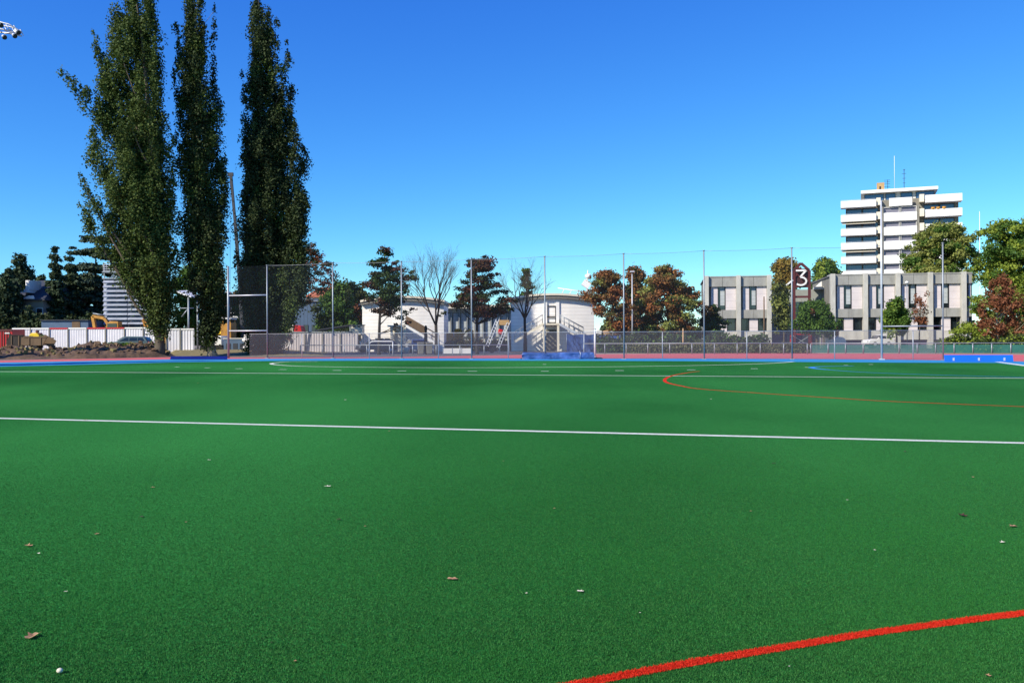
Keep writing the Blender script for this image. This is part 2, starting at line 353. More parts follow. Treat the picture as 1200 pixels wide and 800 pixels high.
# the shooting circle and its dashes
gl = G(318, 426.2); gr = G(930, 423.8)
dl = [G(*q) for q in ((372, 423.6), (340, 424.0), (322, 425.2), (318, 426.3), (326, 427.6), (350, 429), (400, 430), (470, 430.6), (560, 430.8), (640, 430.3), (720, 429.7), (800, 428.5), (860, 427.2), (905, 425.6), (930, 423.9))]
ribbon('shooting_circle_line', spline(dl, 8), .24, .008, M['white_line'])
for q0, q1, y in ((205, 210, 430), (240, 246, 431), (276, 284, 432), (327, 336, 433), (390, 400, 434), (466, 476, 434.6), (548, 559, 435), (634, 643, 435), (721, 731, 434.2), (805, 815, 433.4), (880, 888, 432), (943, 949, 430.4), (989, 994, 427.8), (1018, 1023, 427)):
    ribbon('circle_dash', [G(q0, y), G(q1, y)], .28, .008, M['white_line'])
ribbon('penalty_mark', [G(636, 426.9), G(640, 426.9)], .35, .008, M['white_line'])
ribbon('corner_line', through(G(1168, 423.9), G(1200, 428.4), 1.5)[1:], .35, .012, M['white_line'])
arc = spline([G(*q) for q in ((880, 431.5), (851, 432.4), (820, 435.0), (797, 438.2), (784, 441.5), (779, 445), (782, 448.4), (797, 452), (820, 455.8), (893, 461), (970, 466), (1047, 470.6), (1200, 476.7))], 10)
arc += [arc[-1] + (arc[-1] - arc[-6]).normalized() * q_ for q_ in (2, 6, 12, 20)]
ribbon('red_arc_line', arc[40:72], .13, .008, M['red_line'])
ribbon('red_arc_line', arc[71:], .10, .0085, M['red_line'])
ribbon('red_arc_line', arc[20:41], .10, .0085, M['red_line'])
RL_ = [G(*q) for q in ((575, 824), (690, 800.5), (800, 779.5), (1004, 745.5), (1105, 731.5), (1200, 719.5), (1330, 705))]
d0_ = (RL_[0] - RL_[1]).normalized(); d1_ = (RL_[-1] - RL_[-2]).normalized()
RL_ = [RL_[0] + d0_ * 3 + Vector((0, -.5, 0)), RL_[0] + d0_ * 1.2 + Vector((0, -.1, 0))] + RL_ + [RL_[-1] + d1_ * 2.5, RL_[-1] + d1_ * 7]
ribbon('red_line', spline(RL_, 60), .072, .008, M['red_line'])
ba = spline([G(*q) for q in ((1000, 428.8), (970, 429.2), (952, 430.2), (954, 431.6), (970, 433.2), (1008, 436), (1085, 439), (1200, 442))], 8)
ba += [ba[-1] + (ba[-1] - ba[-6]).normalized() * q_ for q_ in (3, 9, 16)]
ribbon('blue_arc_line', ba[:33], .3, .009, M['blue_line']); ribbon('blue_arc_line', ba[32:], .14, .009, M['blue_line'])

# ------------------------------------------------------------------ trees
def leaf_mesh(name, P, Nn, size, mats, parent, midx=None):
    """many small rhombic leaves: P positions, Nn outward directions"""
    n = len(P); rv = RNG.normal(size=(n, 3)); nn = Nn * .9 + rv * .75; nn /= np.linalg.norm(nn, axis=1)[:, None]
    t = np.cross(nn, RNG.normal(size=(n, 3))); t /= np.linalg.norm(t, axis=1)[:, None]; q = np.cross(nn, t)
    s = (size * RNG.uniform(.65, 1.35, n))[:, None]
    V = np.empty((n, 4, 3)); V[:, 0] = P - t * s * .5; V[:, 1] = P + q * s * .36 + nn * s * .08; V[:, 2] = P + t * s * .5; V[:, 3] = P - q * s * .36 + nn * s * .08
    me = bpy.data.meshes.new(name); me.vertices.add(4 * n); me.vertices.foreach_set('co', V.ravel())
    me.loops.add(4 * n); me.loops.foreach_set('vertex_index', np.arange(4 * n)); me.polygons.add(n)
    me.polygons.foreach_set('loop_start', np.arange(0, 4 * n, 4)); 
    for m in mats: me.materials.append(m)
    if midx is not None: me.polygons.foreach_set('material_index', midx)
    me.update(calc_edges=True); me.validate()
    o = bpy.data.objects.new(name, me); C.objects.link(o); o.parent = parent; return o
def rows_at(rows, y):
    for (y0, a0, b0), (y1, a1, b1) in zip(rows, rows[1:]):
        if y0 <= y <= y1:
            t = (y - y0) / (y1 - y0); return a0 + (a1 - a0) * t, b0 + (b1 - b0) * t
    return rows[-1][1:]
SECT = [random.random() for _ in range(9)]
def tree(label, Z, base_px, rows, nc, rc, leaf, nl, m, name='tree', cat='tree', group=None, st=1.0, tr=.25, bark='bark', depth=1.0,
         extra=(), limbs=14, trunk=None, layered=0, plumes=None, m2=None, m2f=0, lean_up=False, thick=1.0, crown='crown', edge=.62):
    """crown outline rows (y, x left, x right) are read off the photo and turned to metres at distance Z; the crown is round in plan"""
    bx = X(base_px, Z); root = empty(name, (bx, Z, 0), 0, label, cat, group)
    pts = []
    ys = np.array([r[0] for r in rows]); y0, y1 = ys.min(), ys.max()
    wmax = max(r[2] - r[1] for r in rows)
    while len(pts) < nc:
        y = random.uniform(y0, y1); a, b = rows_at(rows, y)
        if random.random() > ((b - a) / wmax) ** .8: continue
        hw = (b - a) / 2 * Z / F_PX; cx = X((a + b) / 2, Z) - bx
        sc_ = max(hw - rc * .35, hw * .5)
        rr = random.random() ** (edge * .85); th = random.uniform(0, 2 * math.pi)
        z = H((a + b) / 2, y, Z)
        sc_ *= .86 + .5 * mnoise.noise(Vector((math.cos(th) * 1.3 + bx, math.sin(th) * 1.3, z * (.9 / max(rc, .5)))))
        if layered: o_ = SECT[int(th / 6.284 * 9)] * layered; z = round((z + o_) / layered) * layered - o_ + random.uniform(-.12, .12) * layered - rr * hw * .12
        pts.append((cx + rr * sc_ * math.cos(th), rr * sc_ * depth * math.sin(th), max(z, .4), cx, random.uniform(.5, 1.3)))
    if plumes:
        env_ = [q_ for q_ in pts if random.random() < .32]; pts = [(x_ * .9, y_ * .9, z_, c_, r_) for x_, y_, z_, c_, r_ in env_]; tot = sum(math.hypot(a[2] - a[0], a[3] - a[1]) * a[4] ** .8 for a in plumes)
        for pi_, (xa, ya, xb, yb, hw_) in enumerate(plumes):
            ln_ = math.hypot(xb - xa, yb - ya); k_ = max(4, int(nc * ln_ * hw_ ** .8 / tot)); m_ = Z / F_PX
            dy_ = random.uniform(-1, 1) * (abs((xa + xb) / 2 - sum(rows_at(rows, (ya + yb) / 2)) / 2) * .4 + 9) * m_
            for q_ in range(k_):
                t_ = (q_ + random.random()) / k_; wv = hw_ * m_ * (min(1, .28 + t_ * 2.0) * (1 - t_) ** .3 + .1) * 1.3
                th = random.uniform(0, 6.283); rr = random.random() ** .6 * max(wv - .3, .1)
                c_ = Vector((X(xa + (xb - xa) * t_ ** .85, Z) - bx, dy_ * min(1, t_ * 1.6), H(xa, ya + (yb - ya) * t_, Z)))
                pts.append((c_.x + rr * math.cos(th), c_.y + rr * math.sin(th), max(c_.z, .5), 0, max(.45, min(1.2, wv / rc * 1.1)) * random.uniform(.75, 1.2)))
    for ex in extra:
        pts.append((X(ex[0], Z) - bx, random.uniform(-.5, .5), H(ex[0], ex[1], Z), 0, ex[2]))
    P = np.array(pts); nP = len(P)
    wts = P[:, 4] ** 2; idx = RNG.choice(nP, nl, p=wts / wts.sum())
    g = RNG.normal(size=(nl, 3)); ln = np.linalg.norm(g, axis=1)[:, None]; dirs = g / ln
    rad = RNG.uniform(0, 1, nl)[:, None] ** .5
    # lumpy clumps: each clump keeps a few favoured directions
    sub = RNG.normal(size=(nP, 7, 3)); sub /= np.linalg.norm(sub, axis=2)[:, :, None]
    pick = sub[idx, RNG.integers(0, 7, nl)]
    off = (dirs * .62 * rad + pick * .5 * RNG.uniform(.2, 1, nl)[:, None]) * rc * P[idx, 4][:, None]
    if lean_up:
        zz = off[:, 2] / (rc * P[idx, 4]); off[:, :2] *= np.clip(.95 - .65 * zz, .15, 1.5)[:, None]
    off *= np.array([1, 1, st])
    pos = P[idx, :3] + off; pos[:, 2] = np.maximum(pos[:, 2], .15)
    nrm = dirs * np.array([1, 1, .7]) + np.array([0, 0, .45])
    mats = [m] + ([m2] if m2 else []); mi = None
    if m2:
        cl = (RNG.uniform(size=nP) < m2f); mi = np.where(cl[idx], 1, 0).astype(np.int32)
    leaf_mesh(crown, pos, nrm, leaf, mats, root, mi)
    # trunk and limbs
    t = MB(); top = max(P[:, 2]) * .93; cxm = float(np.mean(P[:, 0]))
    if trunk: tp = [Vector((X(a, Z, c) - bx, 0, max(H(a, c, Z), 0))) for a, c in trunk]; tp[0].z = -.1
    else:
        tp = [Vector((0, 0, -.1)), Vector((.05 * top * random.uniform(-.3, .3), 0, top * .3)), Vector((cxm * .6, 0, top * .6)), Vector((cxm, 0, top))]
    sp = spline(tp, 5); n = len(sp)
    t.tube(sp, [max(tr * (1.35 if i == 0 else 1) * (1 - .93 * (i / (n - 1)) ** 1.1), .02) for i in range(n)], 9)
    zmin = min(P[:, 2])
    for j in RNG.choice(nP, min(limbs, nP), replace=False):
        q = Vector(P[j, :3]); f = .35 if lean_up else .65
        zc = max(min(q.z - (Vector((q.x, q.y)).length) * (1.5 if lean_up else .7), q.z * .95), min(zmin, q.z) * .8)
        kk = min(range(n), key=lambda i: abs(sp[i].z - zc)); s0 = sp[kk]
        r0 = max(tr * (1 - .9 * kk / n) * .55, .025)
        mid = s0.lerp(q, .5) + Vector((0, 0, (-.1 if lean_up else -.05) * (q - s0).length))
        t.tube(spline([s0, mid, q], 4), [r0 * (1 - .85 * i / 8) for i in range(9)], 5)
    t.build('trunk', M[bark], root)
    return root

# --- the three tall poplars
P1 = [(-14, 143, 176), (0, 130, 188), (30, 121, 191), (60, 118, 193), (85, 108, 194), (112, 112, 197), (150, 106, 201), (180, 101, 204), (205, 112, 206), (240, 98, 209), (262, 112, 211), (285, 137, 214), (330, 148, 216), (360, 162, 212), (384, 178, 204), (390, 184, 198)]
tree('leafy poplar with a wide left side and a forked top, leftmost of the three giants', 78, 186, P1, 720, .85, .205, 150000, M['pop'], 'poplar_tree', 'tree',
     'tall poplars behind the pitch', st=1.7, tr=.45, limbs=70, lean_up=True, trunk=((187, 420), (187, 330), (180, 200), (168, 60), (160, 5)), bark='bark',
     plumes=[(186, 382, 148, -16, 17), (186, 382, 174, -16, 14), (180, 310, 133, 2, 14), (172, 270, 112, 36, 8), (150, 145, 83, 90, 8), (150, 170, 92, 104, 7), (150, 175, 97, 98, 5), (158, 330, 101, 150, 13), (168, 345, 93, 238, 9), (160, 300, 100, 205, 7), (176, 335, 122, 70, 17), (186, 382, 190, 50, 8.8), (186, 382, 204, 160, 8.8), (186, 382, 211, 285, 8.0), (186, 382, 162, 200, 22), (186, 382, 172, 120, 20), (168, 350, 120, 262, 10), (186, 382, 186, 320, 14.4)])
P2 = [(-10, 222, 240), (0, 214, 243), (25, 204, 251), (60, 206, 250), (90, 200, 248), (120, 204, 251), (150, 208, 259), (190, 208, 259), (215, 209, 260), (260, 209, 256), (300, 213, 254), (340, 224, 253), (370, 234, 261), (394, 238, 262)]
tree('slimmer poplar with a bare pale trunk line, middle of the three giants', 80, 247, P2, 440, .78, .205, 85000, M['pop_shade'], 'poplar_tree', 'tree',
     'tall poplars behind the pitch', st=1.7, tr=.42, limbs=50, lean_up=True, trunk=((249, 418), (242, 370), (237, 300), (232, 180), (230, 10)), bark='bark_pale', m2=M['pop'], m2f=.42,
     plumes=[(245, 390, 221, -14, 12), (246, 390, 237, -16, 10), (240, 260, 250, 0, 6), (236, 210, 203, 22, 8), (240, 270, 201, 82, 8), (247, 310, 249, 100, 12), (250, 340, 259, 178, 9), (236, 310, 211, 160, 10), (252, 400, 259, 262, 9), (246, 400, 236, 230, 16), (236, 340, 213, 250, 8), (254, 320, 264, 212, 4), (248, 408, 248, 330, 14)])
P3 = [(-6, 297, 305), (8, 292, 312), (30, 291, 326), (60, 290, 333), (100, 284, 340), (140, 280, 349), (200, 281, 352), (250, 282, 361), (290, 283, 368), (330, 282, 363), (365, 286, 340), (390, 290, 324), (412, 287, 322)]
tree('dense dark cone-shaped poplar standing behind the two pole goal frame', 84, 305, P3, 640, .85, .21, 155000, M['pop_shade'], 'poplar_tree', 'tree',
     'tall poplars behind the pitch', st=1.7, tr=.45, limbs=50, lean_up=True, trunk=((304, 419), (304, 330), (306, 180), (303, 0)), bark='bark_dark', m2=M['pop'], m2f=.18,
     plumes=[(304, 410, 300, -8, 13), (306, 300, 314, 2, 7), (308, 300, 329, 20, 8), (300, 260, 294, 18, 8), (312, 310, 339, 50, 9), (298, 310, 286, 88, 7), (318, 340, 342, 100, 12), (325, 350, 352, 145, 9), (296, 350, 284, 118, 8), (294, 390, 285, 200, 10), (325, 395, 358, 225, 13), (330, 392, 366, 285, 12), (326, 398, 360, 240, 14), (330, 400, 362, 318, 14), (326, 390, 353, 165, 12), (322, 390, 349, 215, 13), (306, 405, 306, 170, 26), (300, 418, 298, 290, 20), (316, 418, 322, 300, 22), (306, 330, 318, 90, 20)])

# --- conifers and dark trees on the left
tree('dark broad conifer at the far left edge beside the house', 118, 8, [(318, 8, 13), (330, 2, 18), (350, -6, 26), (378, -14, 30), (392, -14, 30)], 120, 1.2, .45, 13000, M['conif'], 'conifer_tree', group='dark trees on the left', tr=.3, bark='bark_dark')
tree('dark round topped pine rising above the slate roofed house', 128, 26, [(303, 20, 30), (312, 15, 36), (325, 12, 41), (345, 6, 50), (378, 0, 34), (390, 0, 30)], 150, 1.2, .45, 16000, M['conif'], 'pine_tree', group='dark trees on the left', tr=.3, bark='bark_dark')
tree('pointed spruce with bluish tip right of the slate roofed house', 122, 64, [(294, 64, 65), (303, 61, 68), (320, 55, 75), (345, 50, 80), (365, 50, 82), (385, 50, 82)], 230, .75, .38, 19000, M['conif'], 'spruce_tree', group='dark trees on the left', tr=.25, layered=1.2, st=.55, bark='bark_dark', edge=.8)
tree('second pointed spruce, between the tall spruce and the cedar', 126, 83, [(298, 82, 83), (308, 79, 86), (330, 72, 95), (360, 68, 102), (388, 68, 104)], 210, .8, .38, 18000, M['conif'], 'spruce_tree', group='dark trees on the left', tr=.25, layered=1.2, st=.55, bark='bark_dark', edge=.8)
tree('spreading layered cedar towering behind the silver scaffold', 130, 112, [(276, 120, 126), (282, 106, 138), (290, 88, 148), (300, 92, 152), (312, 88, 150), (330, 84, 142), (360, 78, 140), (388, 76, 140)], 190, 1.5, .45, 27000, M['cedar'], 'cedar_tree', group='dark trees on the left', tr=.45, layered=2.1, st=.22, bark='bark_dark', edge=.8,
     extra=((87, 291, .6), (92, 297, .8), (146, 283, .7), (152, 300, .7), (101, 283, .7)))

# --- trees of the middle
tree('yellow green tree seen between the first two poplars', 118, 222, [(318, 215, 226), (330, 205, 234), (350, 200, 240), (385, 198, 240)], 60, 1.2, .4, 6000, M['green'], 'garden_tree', tr=.2)
tree('dark shrubby tree behind the middle poplar', 122, 255, [(330, 245, 262), (345, 238, 272), (365, 236, 276), (392, 236, 278)], 70, 1.2, .4, 7000, M['darkleaf'], 'garden_tree', tr=.2)
tree('dull green tree behind the yellow crane truck', 125, 283, [(345, 272, 292), (358, 264, 300), (375, 262, 306), (392, 262, 306)], 60, 1.1, .4, 6000, M['green'], 'garden_tree', tr=.2, m2=M['brownred'], m2f=.3)
tree('thin autumn tree with sparse pinkish leaves right of the dark poplar', 95, 347, [(286, 362, 370), (296, 350, 382), (312, 342, 398), (326, 340, 402), (340, 338, 396), (362, 336, 352)], 110, .8, .2, 5200, M['brownred'], 'autumn_tree', st=.5, tr=.16, m2=M['darkleaf'], m2f=.4, limbs=40, trunk=((328, 412), (330, 380), (340, 345), (362, 300)), bark='bark_dark')
tree('rounded bright green tree in front of the red tiled roof', 112, 396, [(335, 392, 402), (344, 378, 412), (356, 368, 420), (372, 363, 424), (390, 364, 426)], 110, 1.15, .36, 13000, M['green'], 'leafy_tree', tr=.22, m2=M['darkleaf'], m2f=.25)
tree('dark olive tree between the green tree and the white building', 118, 420, [(332, 400, 424), (340, 394, 434), (352, 392, 438), (375, 400, 436), (395, 404, 430)], 80, 1.15, .36, 9000, M['darkleaf'], 'leafy_tree', tr=.22, m2=M['brownred'], m2f=.2)
T4 = [(292, 449, 458), (298, 440, 466), (308, 430, 476), (320, 424, 484), (334, 426, 486), (348, 428, 484), (358, 428, 478), (368, 440, 462)]
tree('dark brown topped tree with one slim trunk before the white wall', 84, 444, T4, 95, .85, .22, 9000, M['green_dark'], 'maple_tree', st=.5, tr=.17, m2=M['maroon'], m2f=.32, limbs=60, bark='bark_dark', edge=.45,
     trunk=((444, 414), (445, 372), (448, 340), (453, 300)), extra=((470, 372, .8), (476, 366, .8), (466, 362, .7), (464, 380, .6), (478, 378, .7), (484, 362, .6)))
T5 = [(300, 560, 574), (308, 548, 582), (320, 532, 590), (335, 528, 598), (348, 527, 604), (358, 524, 606), (370, 530, 600)]
tree('maroon leaved tree with umbrella crown in front of the grey glazed wall', 84, 559, T5, 110, .9, .22, 11000, M['maroon'], 'maple_tree', tr=.17, st=.45, m2=M['darkleaf'], m2f=.3, limbs=75, bark='bark_dark', edge=.5,
     trunk=((559, 414), (559, 380), (562, 345), (567, 305)), extra=((598, 362, .7), (604, 352, .6), (522, 366, .6), (514, 370, .5)))
tree('narrow young fir rising behind the round white roof', 120, 617, [(313, 616, 618), (322, 613, 621), (335, 611, 624), (350, 609, 626), (380, 609, 626)], 50, .7, .35, 5000, M['green'], 'fir_tree', tr=.14, layered=.45, st=.6, m2=M['conif'], m2f=.5)
T6 = [(318, 704, 718), (326, 692, 732), (340, 684, 742), (355, 680, 748), (368, 692, 752), (386, 712, 752), (396, 716, 750)]
tree('bright russet tree overlapping the right end of the round white building', 93, 728, T6, 125, .95, .24, 15000, M['russet'], 'russet_tree', st=.55, tr=.24, m2=M['olive'], m2f=.12, limbs=50, bark='bark_dark', group='russet trees in the middle', edge=.5)
T7 = [(311, 776, 786), (322, 762, 800), (336, 748, 814), (352, 742, 824), (372, 742, 828), (392, 742, 826), (400, 742, 826)]
tree('biggest russet tree, between the white lamp pole and the concrete wing', 96, 783, T7, 185, 1.1, .25, 28000, M['russet'], 'russet_tree', st=.55, tr=.28, m2=M['olive'], m2f=.34, limbs=50, bark='bark_dark', group='russet trees in the middle', edge=.5)
tree('russet tree half hidden between its two neighbours, behind the lamp pole', 104, 752, [(316, 738, 752), (328, 730, 764), (345, 724, 772), (370, 724, 776), (396, 724, 776)], 120, .95, .3, 12000, M['russet'], 'russet_tree', tr=.25, m2=M['darkleaf'], m2f=.3, bark='bark_dark', group='russet trees in the middle')
tree('short dark green tree at the left corner of the concrete wing', 98, 836, [(358, 828, 840), (370, 822, 848), (384, 816, 856), (400, 812, 860)], 80, .75, .25, 8000, M['green_dark'], 'small_tree', st=.5, tr=.12, m2=M['darkleaf'], m2f=.4)
# --- trees round the concrete building
tree('golden olive domed tree showing over the low roof behind the number sign', 140, 922, [(307, 914, 930), (314, 904, 938), (326, 902, 940), (345, 902, 940), (370, 904, 938)], 110, 1.3, .42, 14000, M['gold'], 'domed_tree', tr=.3)
tree('fresh green tree behind the slanted white parapet', 150, 962, [(306, 962, 970), (314, 952, 982), (326, 948, 986), (350, 948, 986)], 80, 1.3, .45, 9000, M['green'], 'leafy_tree', tr=.3, m2=M['lime'], m2f=.5)
tree('ivy like dark green tree climbing beside the left wing corner', 108, 918, [(334, 906, 924), (345, 904, 928), (370, 904, 930), (390, 904, 930)], 60, .9, .3, 4200, M['olive'], 'slender_tree', tr=.12, limbs=30, m2=M['darkleaf'], m2f=.5)
tree('broad green tree in front of the entrance under the number sign', 104, 957, [(355, 945, 965), (362, 934, 974), (372, 930, 984), (382, 928, 988), (389, 930, 988)], 110, .85, .28, 11000, M['green'], 'leafy_tree', tr=.16, m2=M['brownred'], m2f=.1, limbs=20)
tree('compact green tree before the right wing ground floor', 100, 1051, [(353, 1046, 1056), (361, 1037, 1063), (372, 1033, 1068), (384, 1034, 1070), (390, 1038, 1066)], 80, .75, .27, 8000, M['green'], 'leafy_tree', tr=.14, m2=M['lime'], m2f=.15)
tree('thin brownish sapling with few leaves against the right wing', 100, 1078, [(345, 1070, 1090), (360, 1066, 1092), (380, 1068, 1088)], 26, .7, .22, 700, M['brownred'], 'sapling', tr=.10, limbs=24, bark='bark')
T8 = [(261, 1100, 1116), (268, 1082, 1132), (280, 1066, 1142), (295, 1054, 1148), (312, 1050, 1150), (330, 1056, 1150)]
tree('olive green spreading tree covering the foot of the white tower', 142, 1100, T8, 190, 1.5, .34, 38000, M['olive'], 'spreading_tree', st=.6, tr=.4, m2=M['green'], m2f=.3, bark='bark_dark', edge=.5)
T9 = [(256, 1175, 1215), (264, 1158, 1240), (280, 1148, 1250), (300, 1144, 1255), (325, 1142, 1258), (350, 1134, 1258), (375, 1130, 1256), (395, 1132, 1256), (402, 1134, 1256)]
tree('tall light green tree filling the right edge of the view', 96, 1188, T9, 360, 1.25, .28, 62000, M['lime'], 'leafy_tree', st=.6, tr=.4, m2=M['green'], m2f=.35, bark='bark_dark', edge=.5)
tree('red brown leaved tree before the tall light green tree', 88, 1168, [(326, 1168, 1178), (345, 1150, 1196), (362, 1134, 1206), (378, 1130, 1214), (388, 1152, 1210), (398, 1156, 1200)], 70, .85, .24, 6500, M['brownred'], 'copper_tree', m2=M['olive'], m2f=.25, tr=.16, limbs=45, bark='bark_pale', edge=.45, trunk=((1172, 405), (1168, 380), (1172, 350)))
# --- bare trees
def bare(label, Z, base_px, fork_y, top_y, spread, name='bare_tree', seed=3, levels=5, tr=.16):
    rnd = random.Random(seed); bx = X(base_px, Z); root = empty(name, (bx, Z, 0), 0, label, 'tree', 'bare trees by the white buildings')
    t = MB(); fz = H(base_px, fork_y, Z); hz_ = H(base_px, top_y, Z)
    t.tube([(0, 0, -.1), (.02, 0, fz * .5), (0, 0, fz)], [tr * 1.25, tr, tr * .9], 8)
    tw = MB()
    def grow(p, d, L, r, lv):
        q = p + d * L * .5 + Vector((rnd.uniform(-.05, .05), rnd.uniform(-.05, .05), 0)) * L
        e = q + (d + Vector((0, 0, .14))).normalized() * L * .5
        (t if lv < 3 else tw).tube([p, q, e], [r, r * .82, r * .62], 5 if lv < 3 else 3)
        if lv >= levels: return
        for i in range(3):
            a = rnd.uniform(0, 6.283); s_ = rnd.uniform(.25, .62) * spread
            nd = (d + Vector((math.cos(a) * s_, math.sin(a) * s_, rnd.uniform(-.05, .25)))).normalized()
            st_ = p.lerp(e, rnd.uniform(.45, 1)) if i else e
            grow(st_, nd, L * rnd.uniform(.58, .82), r * .52, lv + 1)
    for i in range(5):
        a = i * 6.283 / 5 + rnd.uniform(-.3, .3); s_ = rnd.uniform(.3, .8) * spread if i else .1
        grow(Vector((0, 0, fz - .15)), Vector((math.cos(a) * s_, math.sin(a) * s_, 1)).normalized(), (hz_ - fz) * .40, tr * .6, 0)
    t.build('trunk', M['bark_dark'], root); tw.build('twigs', M['bark'], root); return root
bare('bare tree with a goblet crown of grey twigs right of the white stair', 82, 511, 380, 293, 1.0, seed=5)
bare('smaller bare tree whose twigs fan out over the round white roof', 88, 615, 372, 312, 1.35, seed=9, tr=.15)
# ==== PART TWO: buildings
def frame_part(name, m, parent, x0, x1, z0, z1, y0, y1, sub=None, subm=None, t=.08):
    """a framed opening: dark frame ring with a pane or blind set back inside"""
    b = MB(); b.box(x0, x1, y0, y1, z1 - t, z1); b.box(x0, x1, y0, y1, z0, z0 + t); b.box(x0, x0 + t, y0, y1, z0 + t, z1 - t); b.box(x1 - t, x1, y0, y1, z0 + t, z1 - t)
    o = b.build(name, m, parent)
    if sub:
        c = MB(); c.box(x0 + t, x1 - t, y1 - .06, y1 - .02, z0 + t, z1 - t); c.build(sub, subm, o)
    return o

# --- concrete building in two wings
cf = Fac(865, 115, .18)
def cz(y): return cf.z(865, y)
ZT, ZB1, ZW0, ZB2, ZL0, ZP = cz(323.5), cz(335.5), cz(363), cz(372.8), cz(388), cz(398.5)
def concrete_wing(label, fins, x_l, x_r, trees_side):
    o = empty('concrete_building', cf.loc, cf.rz, label, 'building', 'concrete school wings')
    fx = [cf.x(p) for p in fins]; L, Rr = cf.x(x_l), cf.x(x_r)
    b = MB(); b.box(L + .05, Rr - .05, .72, 15, 0, ZT - .25); b.build('back_wall', M['stone_gray'], o)
    b = MB(); b.box(L - .1, Rr + .1, .9, 15.2, ZT - .25, ZT - .05); b.build('roof', M['asphalt'], o)
    b = MB()
    for f in fx: b.box(f - .28, f + .28, -.45, .6, 0, ZT + .08)
    b.build('column_row', M['concrete_lt'], o, bevel=.03)
    tb = MB(); bands = MB(); base = MB()
    ends = fx if x_l >= fins[0] - 3 else [L] + fx
    if Rr > fx[-1] + 1: ends = ends + [Rr]
    for a, c in zip(ends, ends[1:]):
        a1, c1 = a + .28, c - .28; mid = (a1 + c1) / 2
        for (z0, z1) in ((ZB1, ZT), (ZB2, ZW0)):
            bb = tb if z0 == ZB1 else bands
            bb.box(a1, mid - .02, 0, .7, z0, z1); bb.box(mid + .02, c1, 0, .7, z0, z1)
        tb.box(a1, c1, -.06, .1, ZT - .12, ZT + .03)
        base.box(a1, c1, .1, .7, ZP, ZL0)
        # upper storey: pale panel, tall window with blind, pale panel
        wdt = c1 - a1; q = [a1, a1 + wdt * .09, a1 + wdt * .33, a1 + wdt * .62, c1 - .02]
        pb = MB(); pb.box(q[1], q[2], .3, .71, ZW0, ZB1); pb.box(q[3], q[4], .3, .71, ZW0, ZB1); pb.build('wall_panel', M['panel'], o)
        wn = MB(); wn.box(q[2], q[2] + .1, .3, .71, ZW0, ZB1); wn.box(q[3] - .1, q[3], .3, .71, ZW0, ZB1); wn.box(q[2] + .1, q[3] - .1, .55, .71, ZW0, ZW0 + .12)
        wo_ = wn.build('window', M['darkframe'], o)
        g = MB(); g.box(q[2] + .1, q[3] - .1, .64, .70, ZW0 + .12, ZB1); g.build('pane', M['glass'], wo_)
        bl = MB(); bl.box(q[2] + .35, q[3] - .12, .56, .60, ZW0 + (ZB1 - ZW0) * .2, ZB1 - .02); bl.build('blind', M['blind'], wo_)
        # lower storey: window, panel, window
        for (u0, u1, pan) in ((.02, .33, 0), (.34, .66, 1), (.67, .98, 0)):
            if pan: p_ = MB(); p_.box(a1 + wdt * u0, a1 + wdt * u1, .3, .71, ZL0, ZB2); p_.build('wall_panel', M['panel'], o)
            else: frame_part('window', M['darkframe'], o, a1 + wdt * u0, a1 + wdt * u1, ZL0, ZB2, .4, .71, 'pane', M['glass'])
    bands.build('storey_band', M['concrete'], o); tb.build('parapet_band', M['concrete'], o); base.build('plinth_band', M['concrete_lt'], o)
    pl = MB(); pl.box(L + .3, Rr - .3, .5, .715, .05, ZP - .02); pl.build('basement_wall', M['purple'], o)
    return o
concrete_wing('shorter two storey concrete wing left of the red framed number sign', [828.2, 865.6, 901.5], 826.5, 905, 0)
concrete_wing('longer two storey concrete wing right of the red framed number sign', [976, 1014, 1052, 1090, 1129], 974, 1142, 1)
# recessed entrance between the wings
eo = empty('entrance_block', cf.loc, cf.rz, 'grey recessed entrance block with slanted white parapet between the two concrete wings', 'building')
ex0, ex1 = cf.x(905.5), cf.x(973)
OFF = 7.0
def ex(px): return cf.x(px, 380, OFF)
b = MB(); b.box(ex(897), ex(977), OFF, 14, 0, cz(337)); b.build('wall', M['gray'], eo)
b = MB(); b.box(ex(928), ex(947), OFF - .12, OFF - .03, cz(375), cz(352)); b.build('window', M['glass'], eo)
b = MB(); b.box(ex(960), ex(971), OFF - .12, OFF - .03, cz(374), cz(349)); b.build('window', M['glass'], eo)
b = MB(); b.box(ex(928), ex(948), OFF - 1.8, OFF - .02, cz(380), cz(374.5)); b.build('balcony', M['white'], eo)
b = MB(); b.yprism([(ex(953), cz(337) + .03), (ex(975), cz(337) + .03), (ex(975), cz(319)), (ex(971), cz(320))], OFF + .2, OFF + .6); b.build('parapet', M['white'], eo)
b = MB(); b.box(ex(953), ex(974), OFF - 1.5, OFF + .1, cz(337.5), cz(334.5)); b.build('canopy', M['concrete_lt'], eo)
b = MB(); b.box(ex(905), ex(922), OFF - .06, OFF - .02, .05, cz(391)); b.box(ex(925), ex(940), OFF - .06, OFF - .02, .05, cz(391)); b.box(ex(948), ex(955), OFF - .06, OFF - .02, .05, cz(391)); b.box(ex(962), ex(970), OFF - .06, OFF - .02, .05, cz(391)); b.build('door', M['purple'], eo)
M['plate'] = mat('dark_maroon_plate', (.05, .012, .014), .6, .2, 2)
